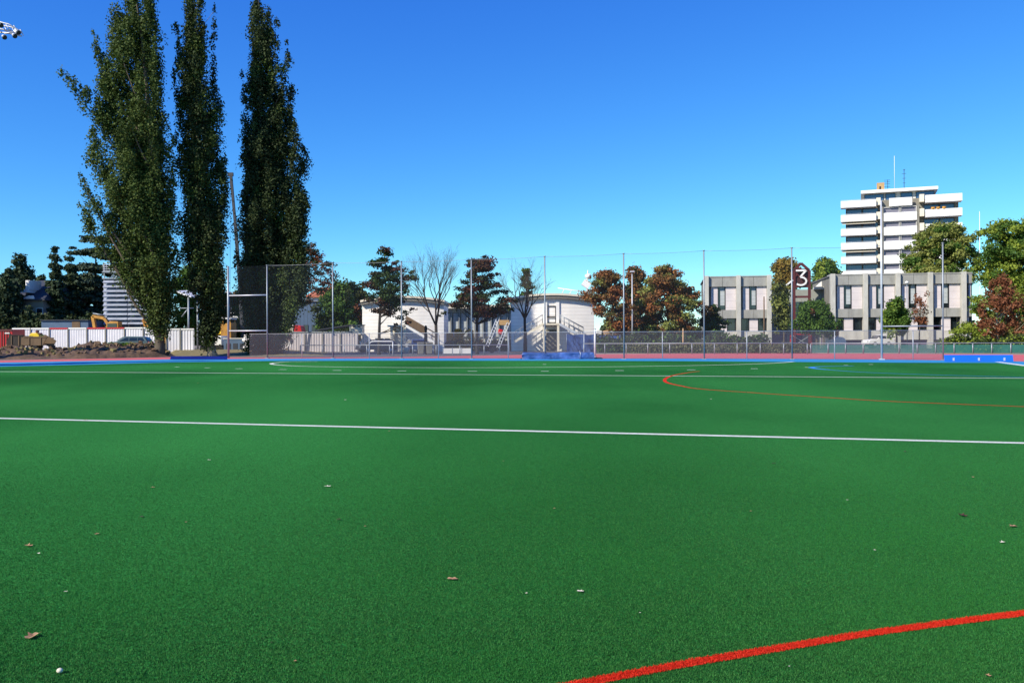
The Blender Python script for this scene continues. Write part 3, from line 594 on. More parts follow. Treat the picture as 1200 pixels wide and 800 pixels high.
# number sign: red house frame with the figure 3
so = empty('number_sign', (cf.loc.x, cf.loc.y, 0), cf.rz, 'dark red house shaped frame carrying a large white figure 3', 'sign')
SO = 3.0
def sx_(px): return cf.x(px, 340, SO)
def sz_(y): return cf.z(938, y, SO)
b = MB(); t_ = .34
xl, xr, xm = sx_(930.5), sx_(948.5), sx_(938.8)
b.box(xl - t_ / 2, xl + t_ / 2, SO - .15, SO + .15, 0, sz_(317)); b.box(xr - t_ / 2, xr + t_ / 2, SO - .15, SO + .15, 0, sz_(317))
b.bar((xl, SO, sz_(317)), (xm, SO, sz_(308.5)), t_, .32); b.bar((xm, SO, sz_(308.5)), (xr, SO, sz_(317)), t_, .32)
b.box(xl, xr, SO - .17, SO + .17, sz_(317.8), sz_(315)); b.box(xl, xr, SO - .16, SO + .16, sz_(337), sz_(334.4))
b.bar((xl, SO + .02, sz_(326)), (xm, SO + .02, sz_(314)), .2, .2); b.bar((xl, SO + .03, sz_(318)), (xr, SO + .03, sz_(334)), .16, .16)
b.box(xl + .1, xr - .1, SO + .03, SO + .10, sz_(349), sz_(346.5))
b.build('frame', M['darkred'], so); b = MB(); b.box(xl + .17, xr - .17, SO + .12, SO + .16, sz_(334.3), sz_(317.9)); b.build('back_plate', M['plate'], so)
b = MB(); b.bar((sx_(920), SO - .1, sz_(335)), (sx_(929), SO - .1, sz_(328)), .22, .2); b.build('white_arm', M['white'], so)
b = MB(); pts = []
cx, w_ = sx_(938.5), (sx_(945) - sx_(932)) / 2
zt, zm, zb = sz_(317.2), sz_(324.6), sz_(333.8)
three = [(cx - w_ * .95, zt), (cx + w_ * .85, zt), (cx - w_ * .05, zm + .1)]
bowl = [(cx - w_ * .05 + 0, zm + .1)]
for i in range(0, 15):
    a = math.pi * .52 - i * (math.pi * 1.28) / 14
    bowl.append((cx - .05 + w_ * .98 * math.cos(a), (zm + zb) / 2 - .05 + (zm - zb) / 2 * 1.0 * math.sin(a)))
for p, q in list(zip(three, three[1:])) + list(zip(bowl, bowl[1:])):
    b.bar((p[0], SO - .36, p[1]), (q[0], SO - .36, q[1]), .12, .22)
b.build('figure', M['white'], so)

# --- white tower block
TW = Fac(1050, 185, .40); SP = 16.6 / F_PX * 185
def tx(px, off=0): return TW.x(px, 270, off)
def tz(px, y, off=0): return TW.z(px, y, off)
to = empty('tower_block', TW.loc, TW.rz, 'white eight storey visible residential tower with stacked balconies and roof aerials', 'building')
xa, xb, xc, xd = tx(991), tx(1034), tx(1076), tx(1124)
zroof = tz(1055, 240)
b = MB(); b.box(xa, xc + .5, 1.2, 14, 0, tz(1010, 235)); b.box(xc + .5, xd, 1.2, 13, 0, tz(1100, 233)); b.build('wall', M['stone_gray'], to)
pz = tz(1055, 221)
xph0, xph1 = tx(1009), tx(1100)
b = MB(); b.box(xph0 + .8, xph1 - .8, 2.2, 11, tz(1010, 235), pz - .45); b.build('penthouse', M['offwhite'], to)
b = MB(); b.box(xph0, xph1, .8, 12, pz - .45, pz + .2); b.build('roof_slab', M['white'], to)
for q0, q1 in ((1013, 1036), (1038, 1050), (1056, 1070), (1074, 1096)): frame_part('penthouse_window', M['darkframe'], to, tx(q0), tx(q1), pz - 2.3, pz - .6, 2.0, 2.19, 'pane', M['glass_sky'])
b = MB(); b.box(tx(1028), tx(1037), 3, 5, pz + .2, pz + 2.0); ch = b.build('chimney', M['ochre'], to)
b = MB(); b.box(tx(1031), tx(1033), 2.95, 3.0, pz + .4, pz + 1.2); b.build('chimney_opening', M['black'], ch)
b = MB(); b.tube([(tx(1049), 3, pz), (tx(1049), 3, pz + 7.6)], .045, 5); b.build('flag_mast', M['white'], to)
b = MB(); b.tube([(tx(1060.5), 3, pz), (tx(1060.5), 3, pz + 4.6)], .06, 5)
for h_, l_ in ((4.4, .5), (3.6, .9), (2.6, .7), (1.6, .6)): b.bar((tx(1060.5) - l_ / 2, 3, pz + h_), (tx(1060.5) + l_ / 2, 3, pz + h_), .06)
b.build('aerial', M['darkframe'], to)
b = MB(); b.tube([(tx(1041), 3.4, pz), (tx(1041), 3.4, pz + 2.6)], .05, 5)
for h_ in (2.5, 2.1, 1.7, 1.1): b.bar((tx(1041) - .7, 3.4, pz + h_), (tx(1041) + .5, 3.4, pz + h_), .06)
b.build('aerial', M['darkframe'], to)
zl0, zr0, zc0 = tz(1005, 243.6), tz(1105, 237.2), tz(1055, 249)
for k in range(0, 9):
    zb_ = zl0 - k * SP; h_ = 1.45
    if zb_ < 2: break
    b = MB(); b.box(tx(985.5), tx(1026.5), -1.3, -1.12, zb_, zb_ + h_); b.box(tx(985.5), tx(985.5) + .16, -1.12, 1.2, zb_, zb_ + h_); b.box(tx(985.5) + .16, tx(1026.5), -1.12, 1.2, zb_, zb_ + .2)
    o = b.build('balcony', M['white'], to)
    b = MB(); b.bar((tx(986), -1.2, zb_ + h_ + .18), (tx(1026), -1.2, zb_ + h_ + .18), .05); b.build('rail', M['galv_lt'], o)
    if k in (1, 3): b = MB(); b.add([(tx(987), -1.5, zb_ - .55), (tx(1026), -1.5, zb_ - .55), (tx(1026), 1.0, zb_ - .04), (tx(987), 1.0, zb_ - .04), (tx(987), -1.5, zb_ - .62), (tx(1026), -1.5, zb_ - .62), (tx(1026), 1.0, zb_ - .10), (tx(987), 1.0, zb_ - .10)], [(0, 1, 2, 3), (7, 6, 5, 4), (0, 4, 5, 1)]); b.build('awning', M['cream'], o)
    b = MB(); b.box(tx(1027), tx(1032), -.6, 1.2, zb_ + .3, zb_ + h_ + .4); b.build('planter', M['cream'], to)
    frame_part('balcony_window', M['darkframe'], to, tx(992), tx(1010), zb_ - SP + .3, zb_ - .15, 1.0, 1.19, 'pane', M['glass_sky'])
    frame_part('balcony_window', M['darkframe'], to, tx(1011), tx(1029), zb_ - SP + .3, zb_ - .15, 1.0, 1.19, 'pane', M['glass_sky'])
    zb_ = zr0 - k * SP
    if zb_ > 12:
        b = MB(); b.box(tx(1084), tx(1127), -1.3, -1.12, zb_, zb_ + 1.55); b.box(tx(1127) - .16, tx(1127), -1.12, 1.2, zb_, zb_ + 1.55); b.box(tx(1084), tx(1127) - .16, -1.12, 1.2, zb_, zb_ + .2)
        o = b.build('balcony', M['white'], to)
        if k == 1:
            for q in (1093, 1099, 1106): c_ = MB(); c_.cyl((tx(q), -1.0, zb_ + 1.75), .4, .5, 'Z', 8); c_.build('plant_pot', M['orange'], o)
        b = MB(); b.box(tx(1077.5), tx(1083), -.6, 1.2, zb_ + .3, zb_ + 1.9); b.build('planter', M['cream'], to)
        frame_part('balcony_window', M['darkframe'], to, tx(1083), tx(1101), zb_ - SP + .3, zb_ - .15, 1.0, 1.19, 'pane', M['glass_sky'])
        frame_part('balcony_window', M['darkframe'], to, tx(1102), tx(1119), zb_ - SP + .3, zb_ - .15, 1.0, 1.19, 'pane', M['glass_sky'])
    zb_ = zc0 - k * SP                                   # centre: band under each window row
    b = MB(); b.box(xb + .25, xc - .25, -.2, 1.19, zb_ - 1.72, zb_ ); b.build('spandrel', M['white'], to)
    for q0, q1 in ((xb + .3, (xb + xc) / 2 - .12), ((xb + xc) / 2 + .12, xc - .3)):
        wv = frame_part('window', M['white'], to, q0, q1, zb_ + .01, zb_ + SP - 1.73, .2, .6, 'shutter', M['shutter'])
b = MB(); b.box(xb - .2, xb + .2, -.35, 1.19, 0, zc0 + 1.4); b.box(xc - .2, xc + .2, -.35, 1.19, 0, zc0 + 1.4); b.build('pilaster', M['stone_gray'], to)
b = MB(); b.box(tx(1042), tx(1069), -.25, .1, zc0 + SP - 1.6, zc0 + SP + .1); b.build('roof_parapet', M['white'], to)

# --- the white pavilions with arched roofs
def arc_building(label, px0, px1, Z, y_eave, y_mid, rad, group, wallbase=0, soff=.5, depthb=7, rise=.4, extra_fn=None):
    mid = (px0 + px1) / 2; o = empty('round_white_building', (X(mid, Z), Z, 0), 0, label, 'building', group)
    hc = (px1 - px0) / 2 * Z / F_PX; th = math.asin(hc / rad); n = 20
    he = H(px0, y_eave, Z + rad * (1 - math.cos(th))); hm = H(mid, y_mid, Z)
    def pt(i, r): a = -th + 2 * th * i / n; return r * math.sin(a), rad - r * math.cos(a)
    def rz_(i): t = -1 + 2 * i / n; return hm - (hm - he) * t * t
    b = MB(); v = []
    for i in range(n + 1):
        x, y = pt(i, rad); v += [(x, y, 0), (x, y, rz_(i) - .42)]
    f = [(2 * i, 2 * i + 2, 2 * i + 3, 2 * i + 1) for i in range(n)]
    x0, y0 = pt(0, rad); x1, y1 = pt(n, rad); k = len(v)
    v += [(x0, y0 + depthb, 0), (x0, y0 + depthb, rz_(0) - .42), (x1, y1 + depthb, 0), (x1, y1 + depthb, rz_(n) - .42)]
    f += [(k, 0, 1, k + 1), (2 * n, k + 2, k + 3, 2 * n + 1), (k + 2, k, k + 1, k + 3)]
    b.add(v, f); b.build('wall', M['siding'], o)
    def slab(z_off0, z_off1, rr, m, nm):
        b = MB(); v = []
        for i in range(n + 1):
            x, y = pt(i, rad + rr); z = rz_(i)
            sx = x * (1 + .25 * rr / rad)
            v += [(sx, y, z + z_off0), (sx, y, z + z_off1), (sx, y0 + depthb + .4, z + z_off0), (sx, y0 + depthb + .4, z + z_off1)]
        f = []
        for i in range(n):
            a, c = 4 * i, 4 * i + 4
            f += [(a, c, c + 1, a + 1), (a + 1, c + 1, c + 3, a + 3), (a + 2, a, a + 1, a + 3)[:0] or (c, a, a + 2, c + 2), (c + 2, a + 2, a + 3, c + 3)]
        f += [(2, 0, 1, 3), (4 * n, 4 * n + 2, 4 * n + 3, 4 * n + 1)]
        b.add(v, f); return b.build(nm, m, o)
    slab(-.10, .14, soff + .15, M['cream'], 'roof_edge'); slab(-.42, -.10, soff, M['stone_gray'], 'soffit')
    return o, he, hm
rb, he, hm = arc_building('round white sided building with a raised door and twin outside stairs', 599, 697, 102, 350.6, 345.2, 26.0, 'white pavilions behind the track')
bx = X(648, 102)
def rx(px, y=0): return X(px, 102 + y) - bx
def rz2(py, y=0): return H(648, py, 102 + y)
do = frame_part('door', M['darkframe'], rb, rx(641.5), rx(651.5), rz2(378.5), rz2(358.2), -.12, .25)
b = MB(); b.box(rx(642.3), rx(644.6), .12, .2, rz2(378), rz2(359)); b.box(rx(644.6), rx(650.6), .10, .2, rz2(370.5), rz2(361)); b.build('door_glass', M['glass'], do)
b = MB(); b.box(rx(645), rx(650.4), .04, .1, rz2(369.6), rz2(365)); b.box(rx(645), rx(647), .04, .1, rz2(365), rz2(361)); b.box(rx(648.5), rx(650.4), .04, .1, rz2(365), rz2(361)); b.build('poster', M['offwhite'], do)
b = MB(); b.box(rx(641), rx(650.5), -.2, -.13, rz2(371.8), rz2(370.4)); b.build('crossbar', M['black'], do)
b = MB(); b.box(rx(637.5), rx(641.3), -.16, .1, rz2(378.5), rz2(354)); b.box(rx(651.7), rx(655.5), -.16, .1, rz2(378.5), rz2(354)); b.build('door_surround', M['white'], rb)
zp = rz2(379, -1)
b = MB(); b.box(rx(636), rx(656), -2.0, -.02, zp - .18, zp); b.build('platform', M['cream'], rb)
b = MB()
for q in (637.6, 654.2): b.box(rx(q, -2) - .12, rx(q, -2) + .12, -1.95, -1.72, 0, zp - .18)
b.build('platform_post', M['cream'], rb)
b = MB(); b.box(rx(640), rx(652), -.1, -.03, .0, rz2(386)); b.build('lower_door', M['stone_gray'], rb)
def stair(parent, x0, z0, x1, z1, y0, y1, stringm, side=1, rail=True, infill=None, railh=1.0):
    n = max(3, int(abs(z0 - z1) / .2)); st = MB(); sg = MB()
    for i in range(n):
        t = (i + .5) / n; x = x0 + (x1 - x0) * t; z = z0 + (z1 - z0) * t; hw = abs(x1 - x0) / n * .55
        st.box(x - hw, x + hw, y0 + .06, y1 - .06, z - .05, z)
    s_ = st.build('stair_steps', M['stone_gray'], parent)
    for y in (y0, y1):
        sg.bar((x0, y, z0 - .12), (x1, y, z1 - .12), .05, .26)
    for y in (y0, y1):
        d = Vector((x1 - x0, 0, z1 - z0)).normalized(); up = Vector((0, 0, 1)); nrm = (up - d * up.dot(d)).normalized()
        sg.add([Vector((x0, y - .04, z0)) - up * .28, Vector((x1, y - .04, z1)) - up * .28, Vector((x1, y - .04, z1)) + up * .05, Vector((x0, y - .04, z0)) + up * .05,
                Vector((x0, y + .04, z0)) - up * .28, Vector((x1, y + .04, z1)) - up * .28, Vector((x1, y + .04, z1)) + up * .05, Vector((x0, y + .04, z0)) + up * .05],
               [(0, 1, 2, 3), (7, 6, 5, 4), (0, 4, 5, 1), (2, 6, 7, 3), (0, 3, 7, 4), (1, 5, 6, 2)])
    sg.build('stair_stringer', stringm, parent)
    if rail:
        r = MB()
        for y in (y0, y1):
            r.tube([(x0, y, z0 + railh), (x1, y, z1 + railh)], .04, 5); r.tube([(x0, y, z0 + railh * .5), (x1, y, z1 + railh * .5)], .025, 4)
            for i in range(6): t = i / 5; r.tube([(x0 + (x1 - x0) * t, y, z0 + (z1 - z0) * t), (x0 + (x1 - x0) * t, y, z0 + (z1 - z0) * t + railh)], .03, 4)
        r.build('handrail', M['galv'] if infill is None else M['wood'], parent)
    if infill:
        r = MB(); xm_, zm_ = x0 + (x1 - x0) * .62, z0 + (z1 - z0) * .62
        r.add([(x0, y0 - .05, z0 + .12), (xm_, y0 - .05, zm_ + .12), (xm_, y0 - .05, zm_ + 1.0), (x0, y0 - .05, z0 + 1.0), (x0, y0 - .09, z0 + .12), (xm_, y0 - .09, zm_ + .12), (xm_, y0 - .09, zm_ + 1.0), (x0, y0 - .09, z0 + 1.0)], [(0, 1, 2, 3), (7, 6, 5, 4), (0, 4, 5, 1), (2, 6, 7, 3), (0, 3, 7, 4), (1, 5, 6, 2)])
        r.build('rail_panel', infill, parent)
stair(rb, rx(636, -2), zp, rx(603, -2), rz2(399, -2), -2.0, -.9, M['cream'])
stair(rb, rx(656, -2), zp, rx(684, -2), rz2(394, -2), -2.0, -.9, M['galv_lt'])
b = MB(); b.tube([(rx(656), -2, zp + 1.0), (rx(656), -2, zp)], .05, 5); b.tube([(rx(660), .4, rz2(354)), (rx(660), .4, 0.2)], .05, 5); b.build('drainpipe', M['galv'], rb)
b = MB()
for i in range(3): b.tube([(rx(660 + i * 9), 4 - i * .3, hm + .1), (rx(664 + i * 9), 3.5, hm + .9 - i * .15)], .05, 5)
b.tube([(rx(656), 4, hm + 1.0), (rx(689), 3, hm + .45)], .06, 5); b.build('roof_rail', M['white'], rb)
b = MB(); b.tube([(rx(690), 2, hm - .3), (rx(690), 2, hm + 1.5), (rx(691), 2, hm + 3.0)], [.12, .1, .06], 6); b.cbox((rx(689), 2, hm + 1.35), .9, .8, .8, Matrix.Rotation(.6, 3, 'Y')); b.tube([(rx(691), 1.7, hm + 2.2), (rx(692.3), 1.4, hm + 2.5)], [.45, .12], 10); b.build('roof_mast', M['white'], rb)

lb, he2, hm2 = arc_building('long white sided building behind the slim dark tree with one outside stair', 424, 520, 103, 353.4, 348.2, 32.0, 'white pavilions behind the track')
bx2 = X(472, 103)
def qx(px, y=0): return X(px, 103 + y) - bx2
def qz(py, y=0): return H(472, py, 103 + y)
zp2 = qz(381, -1)
b = MB(); b.box(qx(457.5), qx(476), -2.4, .3, zp2 - .2, zp2); b.build('platform', M['cream'], lb)
b = MB()
for q in (458.5, 474): b.box(qx(q, -2.4) - .14, qx(q, -2.4) + .14, -2.3, -2.02, 0, zp2 - .2)
b.box(qx(459), qx(463), -.25, .25, 0, zp2 - .2); b.build('platform_post', M['cream'], lb)
stair(lb, qx(476, -2.4), zp2, qx(514, -2.4), qz(403, -2.4), -2.4, -1.3, M['white'], infill=M['wood'])
stair(lb, qx(463, -1), zp2, qx(478, -1), qz(398, -1), -1.1, -.3, M['white'], rail=False)
b = MB(); b.box(qx(440), qx(449), -.3, .15, 0, qz(396)); b.box(qx(451), qx(457), -.3, .15, 0, qz(396)); b.build('low_window', M['glass'], lb)
# glazed grey link between the pavilions
mo = empty('glazed_link_building', (X(558, 116), 116, 0), 0, 'grey glazed wall with thin columns behind the maroon tree', 'building')
def mx(px): return X(px, 116) - X(558, 116)
def mz(py): return H(558, py, 116)
b = MB(); b.box(mx(508), mx(606), .3, 9, 0, mz(361.5)); b.build('wall', M['glazed'], mo)
b = MB(); b.box(mx(506), mx(608), -1.2, 9.4, mz(361.5), mz(357.5)); b.build('roof_edge', M['cream'], mo)
for i in range(9):
    x0 = mx(520 + i * 9.4); g = frame_part('glazing_panel', M['stone_gray'], mo, x0 + .12, x0 + .95, mz(395), mz(366), .1, .295, 'pane', M['blind'])
b = MB()
for i in range(10): b.box(mx(519 + i * 9.4), mx(519 + i * 9.4) + .1, -.2, .09, 0, mz(363))
b.build('column_row', M['galv'], mo)

# --- kiosk, red roofed house, blue clad building, slate house
ko = empty('kiosk', (X(418, 99), 99, 0), 0, 'small cream hut on a leg at the left end of the white building', 'hut')
b = MB(); b.box(-.62, .62, 0, 1.6, H(418, 392, 99), H(418, 381.2, 99)); b.build('cabin', M['cream'], ko)
b = MB(); b.box(-.72, .72, -.1, 1.7, H(418, 381.2, 99), H(418, 380.2, 99)); b.build('roof', M['stone_gray'], ko)
b = MB(); b.box(-.45, -.1, -.02, .0 - .004, H(418, 383.3, 99), H(418, 382, 99)); b.box(.12, .42, -.02, -.004, H(418, 383.3, 99), H(418, 382, 99)); b.build('vent', M['black'], ko)
b = MB(); b.box(-.6, -.48, .1, .22, 0, H(418, 392, 99)); b.box(.48, .6, .1, .22, 0, H(418, 392, 99)); b.box(-.6, -.48, 1.4, 1.52, 0, H(418, 392, 99)); b.box(.48, .6, 1.4, 1.52, 0, H(418, 392, 99)); b.build('leg', M['cream'], ko)
ao = empty('lean_to_shelter', (X(390, 101), 101, 0), 0, 'low dark lean-to roof sloping up to the cream hut', 'shelter')
b = MB(); z0, z1 = H(370, 386.5, 101), H(412, 380, 101); a0, a1 = X(368, 101) - X(390, 101), X(412, 101) - X(390, 101)
b.add([(a0, 0, z0), (a1, 0, z1), (a1, 4, z1), (a0, 4, z0), (a0, 0, z0 - .12), (a1, 0, z1 - .12), (a1, 4, z1 - .12), (a0, 4, z0 - .12)], [(0, 1, 2, 3), (7, 6, 5, 4), (0, 4, 5, 1), (2, 6, 7, 3), (0, 3, 7, 4), (1, 5, 6, 2)]); b.build('roof', M['slate'], ao)
b = MB(); b.box(a0 + .3, a1 - .2, 3.5, 3.7, 0, z0 - .15); b.build('back_wall', M['darkframe'], ao)
b = MB()
for x in (a0 + .2, 0, a1 - .2): b.box(x - .07, x + .07, .1, .24, 0, z0 + (z1 - z0) * (x - a0) / (a1 - a0) - .13)
b.build('post', M['galv'], ao)
def gable_house(name, label, px0, px1, Z, y_ridge, y_eave, rz, wm, rm, depth=9, hip=.15, wins=(), chimneys=(), y_front=0, winm=None):
    mid = (px0 + px1) / 2; o = empty(name, (X(mid, Z), Z, 0), rz, label, 'house')
    w2 = (px1 - px0) / 2 * Z / F_PX; ze = H(mid, y_eave, Z); zr = H(mid, y_ridge, Z)
    b = MB(); b.box(-w2, w2, 0, depth, 0, ze); b.build('wall', wm, o)
    e = .5; b = MB(); hx = w2 * hip
    v = [(-w2 - e, -e, ze), (w2 + e, -e, ze), (w2 + e, depth + e, ze), (-w2 - e, depth + e, ze), (-w2 + hx, depth / 2, zr), (w2 - hx, depth / 2, zr),
         (-w2 - e, -e, ze - .2), (w2 + e, -e, ze - .2), (w2 + e, depth + e, ze - .2), (-w2 - e, depth + e, ze - .2)]
    b.add(v, [(0, 1, 5, 4), (2, 3, 4, 5), (1, 2, 5), (3, 0, 4), (6, 7, 1, 0), (7, 8, 2, 1), (8, 9, 3, 2), (9, 6, 0, 3), (9, 8, 7, 6)]); rf = b.build('roof', rm, o)
    for cx in chimneys: b = MB(); b.box(cx * w2 - .35, cx * w2 + .35, depth * .35, depth * .5, ze + .5, zr + .9); b.build('chimney', M['offwhite'], rf)
    for (wx, wz, ww, wh) in wins: frame_part('window', winm or M['white'], o, wx * w2 - ww / 2, wx * w2 + ww / 2, ze * wz, ze * wz + wh, -.08, -.003, 'pane', M['glass'])
    return o, w2, ze, zr
gable_house('red_roofed_house', 'far house with orange red tiled roof showing above the green tree', 362, 412, 150, 335, 347, 0, M['offwhite'], M['roof_red'], 10, .2, [(x, .6, 1, 1.3) for x in (-.7, -.3, .1, .5)])
gable_house('pink_walled_house', 'pale house with red tiles glimpsed between the middle and right poplars', 246, 292, 165, 346, 357, 0, M['offwhite'], M['roof_red'], 10, .1, [(x, .5, 1.2, 1.5) for x in (-.7, -.3, .1, .5, .85)], chimneys=(-.4, .3))
bo = empty('blue_clad_building', (X(356, 122), 122, 0), 0, 'dull blue clad block behind the red and white van', 'building')
b = MB(); b.box(-2.1, 2.3, 0, 8, 0, H(356, 354, 122)); b.build('wall', siding_mat('blue_corrugated', (.07, .12, .20), .5, 'X', .7, .2), bo)
b = MB(); b.box(-2.2, 2.4, -.15, 8.1, H(356, 354, 122), H(356, 352.8, 122)); b.build('roof_edge', M['slate'], bo)
for x in (-1.2, .3, 1.5): frame_part('window', M['slate'], bo, x - .35, x + .35, 2.4, 3.5, -.06, -.003, 'pane', M['glass'])
ho, w2, ze, zr = gable_house('slate_roofed_house', 'ochre and grey house with dark slate roof and white dormer among the dark trees', 16, 52, 120, 326, 350.5, R(-6), M['stone_gray'], M['slate'], 9, .25,
    [(.75, .62, 1.0, 1.5), (.75, .28, 1.0, 1.3), (-.3, .62, 1.0, 1.4)], winm=M['blind'])
b = MB(); b.box(w2 * .05, w2 * .5, -.03, -.004 + .0, .1, ze * .62); b.build('ochre_wall_panel', M['ochre'], ho)
b = MB(); b.box(-w2 * .55, w2 * .05, -.2, 1.6, ze + .9, ze + 1.3); b.box(-w2 * .2, w2 * .1, -.1, 2.4, ze + 1.3, ze + 2.6); b.yprism([(-w2 * .6, ze + .02), (w2 * .6, ze + .02), (w2 * .5, ze + .45), (w2 * .2, ze + .45), (-w2 * .1, ze + .2)], -.62, -.53); b.build('white_dormer', M['white'], ho)
# grey shed / wall behind the hoarding
go = empty('grey_shed', (X(76, 108), 108, 0), 0, 'long low blue grey shed with one brown door below the layered cedar', 'shed')
b = MB(); b.box(-2.9, 2.9, 0, 4, 0, H(76, 375.5, 108)); b.build('wall', M['bluewall'], go)
b = MB(); b.box(.9, 1.9, -.05, -.004, .05, H(76, 376.5, 108)); b.build('door', M['wood'], go)
b = MB(); b.box(-3.0, 3.0, -.2, 4.1, H(76, 375.5, 108), H(76, 374.6, 108)); b.build('roof', M['slate'], go)

# --- silver scaffold structure
SZ = 112; kx = X(147, SZ); s0 = empty('scaffold_structure', (kx, SZ, 0), 0, 'tall silver slatted scaffold structure with a railed deck, left of the first poplar', 'scaffold')
def ax(px): return X(px, SZ) - kx
def az(py): return H(147, py, SZ)
b = MB()
for px in (122.5, 137, 151, 165, 174):
    for y in (0, 2.5): b.tube([(ax(px), y, 0), (ax(px), y, az(308))], .07, 6)
b.build('upright', M['galv'], s0)
n = 10
for i in range(n):
    yt = 327 + i * 5.4
    for (q0, q1) in ((122.8, 150.6), (151.4, 174)):
        b = MB(); z1, z0 = az(yt), az(yt + 4.3)
        b.add([(ax(q0), -.55, z0), (ax(q1), -.55, z0), (ax(q1), -.02, z1), (ax(q0), -.02, z1), (ax(q0), -.50, z0 - .05), (ax(q1), -.50, z0 - .05), (ax(q1), .04, z1 - .05), (ax(q0), .04, z1 - .05)],
              [(0, 1, 2, 3), (7, 6, 5, 4), (0, 4, 5, 1), (2, 6, 7, 3), (0, 3, 7, 4), (1, 5, 6, 2)]); b.build('slat', M['silver'], s0)
b = MB(); b.box(ax(122), ax(174), .3, 2.6, 0, az(327)); b.build('inner_wall', M['bluewall'], s0)
b = MB(); b.box(ax(121.5), ax(174.5), -.4, 2.8, az(327), az(325.6)); b.box(ax(121.5), ax(174.5), -.4, 2.8, az(319.5), az(318.2)); b.build('deck', M['galv'], s0)
b = MB()
for k in range(5): z = az(308.3 + k * 2.3); b.tube([(ax(122.5), 2.6, z), (ax(174), 2.6, z)], .035, 4)
b.build('rear_railing', M['galv_lt'], s0); b = MB()
for k in range(5): z = az(308.3 + k * 2.3); b.tube([(ax(122.5), -.3, z), (ax(174), -.3, z)], .035, 4)
for k in range(15): x = ax(122.5 + k * 3.7); b.tube([(x, -.3, az(318.2)), (x, -.3, az(308))], .03, 4)
b.build('railing', M['galv_lt'], s0)
b = MB(); b.yprism([(ax(128), az(325.6)), (ax(131), az(320.5)), (ax(137), az(325.6))], .3, .5); b.build('white_sheet', M['white'], s0)

# --- white canopy roof behind the first two poplars
c0 = empty('canopy_shelter', (X(214, 110), 110, 0), 0, 'tilted white canopy roof on grey posts between the first two poplars', 'canopy')
def bx_(px): return X(px, 110) - X(214, 110)
def bz_(py): return H(214, py, 110)
b = MB(); b.add([(bx_(206), 0, bz_(340.5)), (bx_(224), 0, bz_(347)), (bx_(224), 4, bz_(345)), (bx_(206), 4, bz_(338)), (bx_(206), 0, bz_(342.5)), (bx_(224), 0, bz_(348.5)), (bx_(224), 4, bz_(346.6)), (bx_(206), 4, bz_(339.6))], [(0, 1, 2, 3), (7, 6, 5, 4), (0, 4, 5, 1), (2, 6, 7, 3), (0, 3, 7, 4), (1, 5, 6, 2)]); b.build('roof', M['white'], c0)
b = MB(); b.tube([(bx_(220), .3, 0), (bx_(220), .3, bz_(348))], .12, 6); b.tube([(bx_(220), 3.5, 0), (bx_(220), 3.5, bz_(347))], .12, 6); b.tube([(bx_(212), .3, bz_(371)), (bx_(220), .3, bz_(361))], .08, 5); b.tube([(bx_(209), .3, bz_(361)), (bx_(226), .3, bz_(361))], .06, 5); b.build('post', M['galv'], c0)

# --- hoarding of corrugated panels
def hoarding(label, x_px, Z, y_top, m, seg_px, railm, posts=True, group=None, slope=.1):
    f = Fac(x_px[0], Z, slope); o = empty('site_hoarding', f.loc, f.rz, label, 'hoarding', group)
    n = max(1, round((x_px[1] - x_px[0]) / seg_px)); e = [f.x(x_px[0] + (x_px[1] - x_px[0]) * i / n) for i in range(n + 1)]
    top = f.z(x_px[0], y_top)
    for i in range(n):
        b = MB(); k = max(4, int((e[i + 1] - e[i] - .1) / .14)); prof = []
        for j in range(k + 1): prof.append((e[i] + .05 + (e[i + 1] - e[i] - .1) * j / k, (0, .045)[j % 2]))
        v = [(x, y, .1) for x, y in prof] + [(x, y, top) for x, y in prof]
        b.add(v, [(j, j + 1, k + 2 + j, k + 1 + j) for j in range(k)]); b.build('panel', m, o)
        pb = MB(); pb.box(e[i] - .06, e[i] + .05, -.08, .1, 0, top + .05); pb.build('post', M['stone_gray'], o)
        rb_ = MB(); rb_.box(e[i] + .05, e[i + 1] - .06, -.05, .09, top, top + .14); rb_.build('top_rail', railm[i % len(railm)], o)
    return o, f, top
hoarding('white corrugated site hoarding with red and white top rail behind the dirt heap', (14, 190), 97, 385.8, M['corr'], 22, [M['white'], M['white'], M['red'], M['white'], M['red'], M['red'], M['white'], M['white']], group='site hoardings', slope=.12)
hoarding('short white corrugated hoarding piece visible between the first two poplars', (195, 228), 92, 386.5, M['corr'], 17, [M['white']], group='site hoardings', slope=0)
hoarding('white corrugated hoarding, shade in its colour, left of the cream hut', (316, 420), 97, 390, M['corr_shade'], 21, [M['galv']], group='site hoardings', slope=.03)

# --- net fences
tall = [(313, 311), (390, 308), (470.5, 306.5), (552.5, 304), (638.5, 300.6), (731, 297.3), (825, 293.8), (928, 290.6), (1105, 285)]
LF = 65.6                                            # Y + S_F*X of the line of poles
def on_line(px, py=360, c=LF): u = uv(px, py)[0]; Z = c / (1 + S_F * u); return Vector((u * Z, Z, 0))
nf = empty('ball_stop_net', on_line(638.5), ROTF, 'very tall ball stop net on thin grey poles behind the far goal line', 'net fence')
def loc(p): q = Matrix.Rotation(-ROTF, 3, 'Z') @ (p - on_line(638.5)); return q
def pole_h(px, py): p = on_line(px); return H(px, py, p.y)
hs_ = 7.75
tops = []
for px, py in tall:
    q = loc(on_line(px)); h = pole_h(px, py); tops.append((q.x, h))
    b = MB(); b.tube([(q.x, 0, 0), (q.x, 0, h)], .05, 8); b.cyl((q.x, 0, h + .02), .085, .05, n=8); b.cbox((q.x, 0, .02), .3, .3, .04); b.build('pole', M['galv'], nf)
pe = on_line(1033); q = loc(pe) + Vector((0, .0, 0)); hx_ = pole_h(1033, 235)
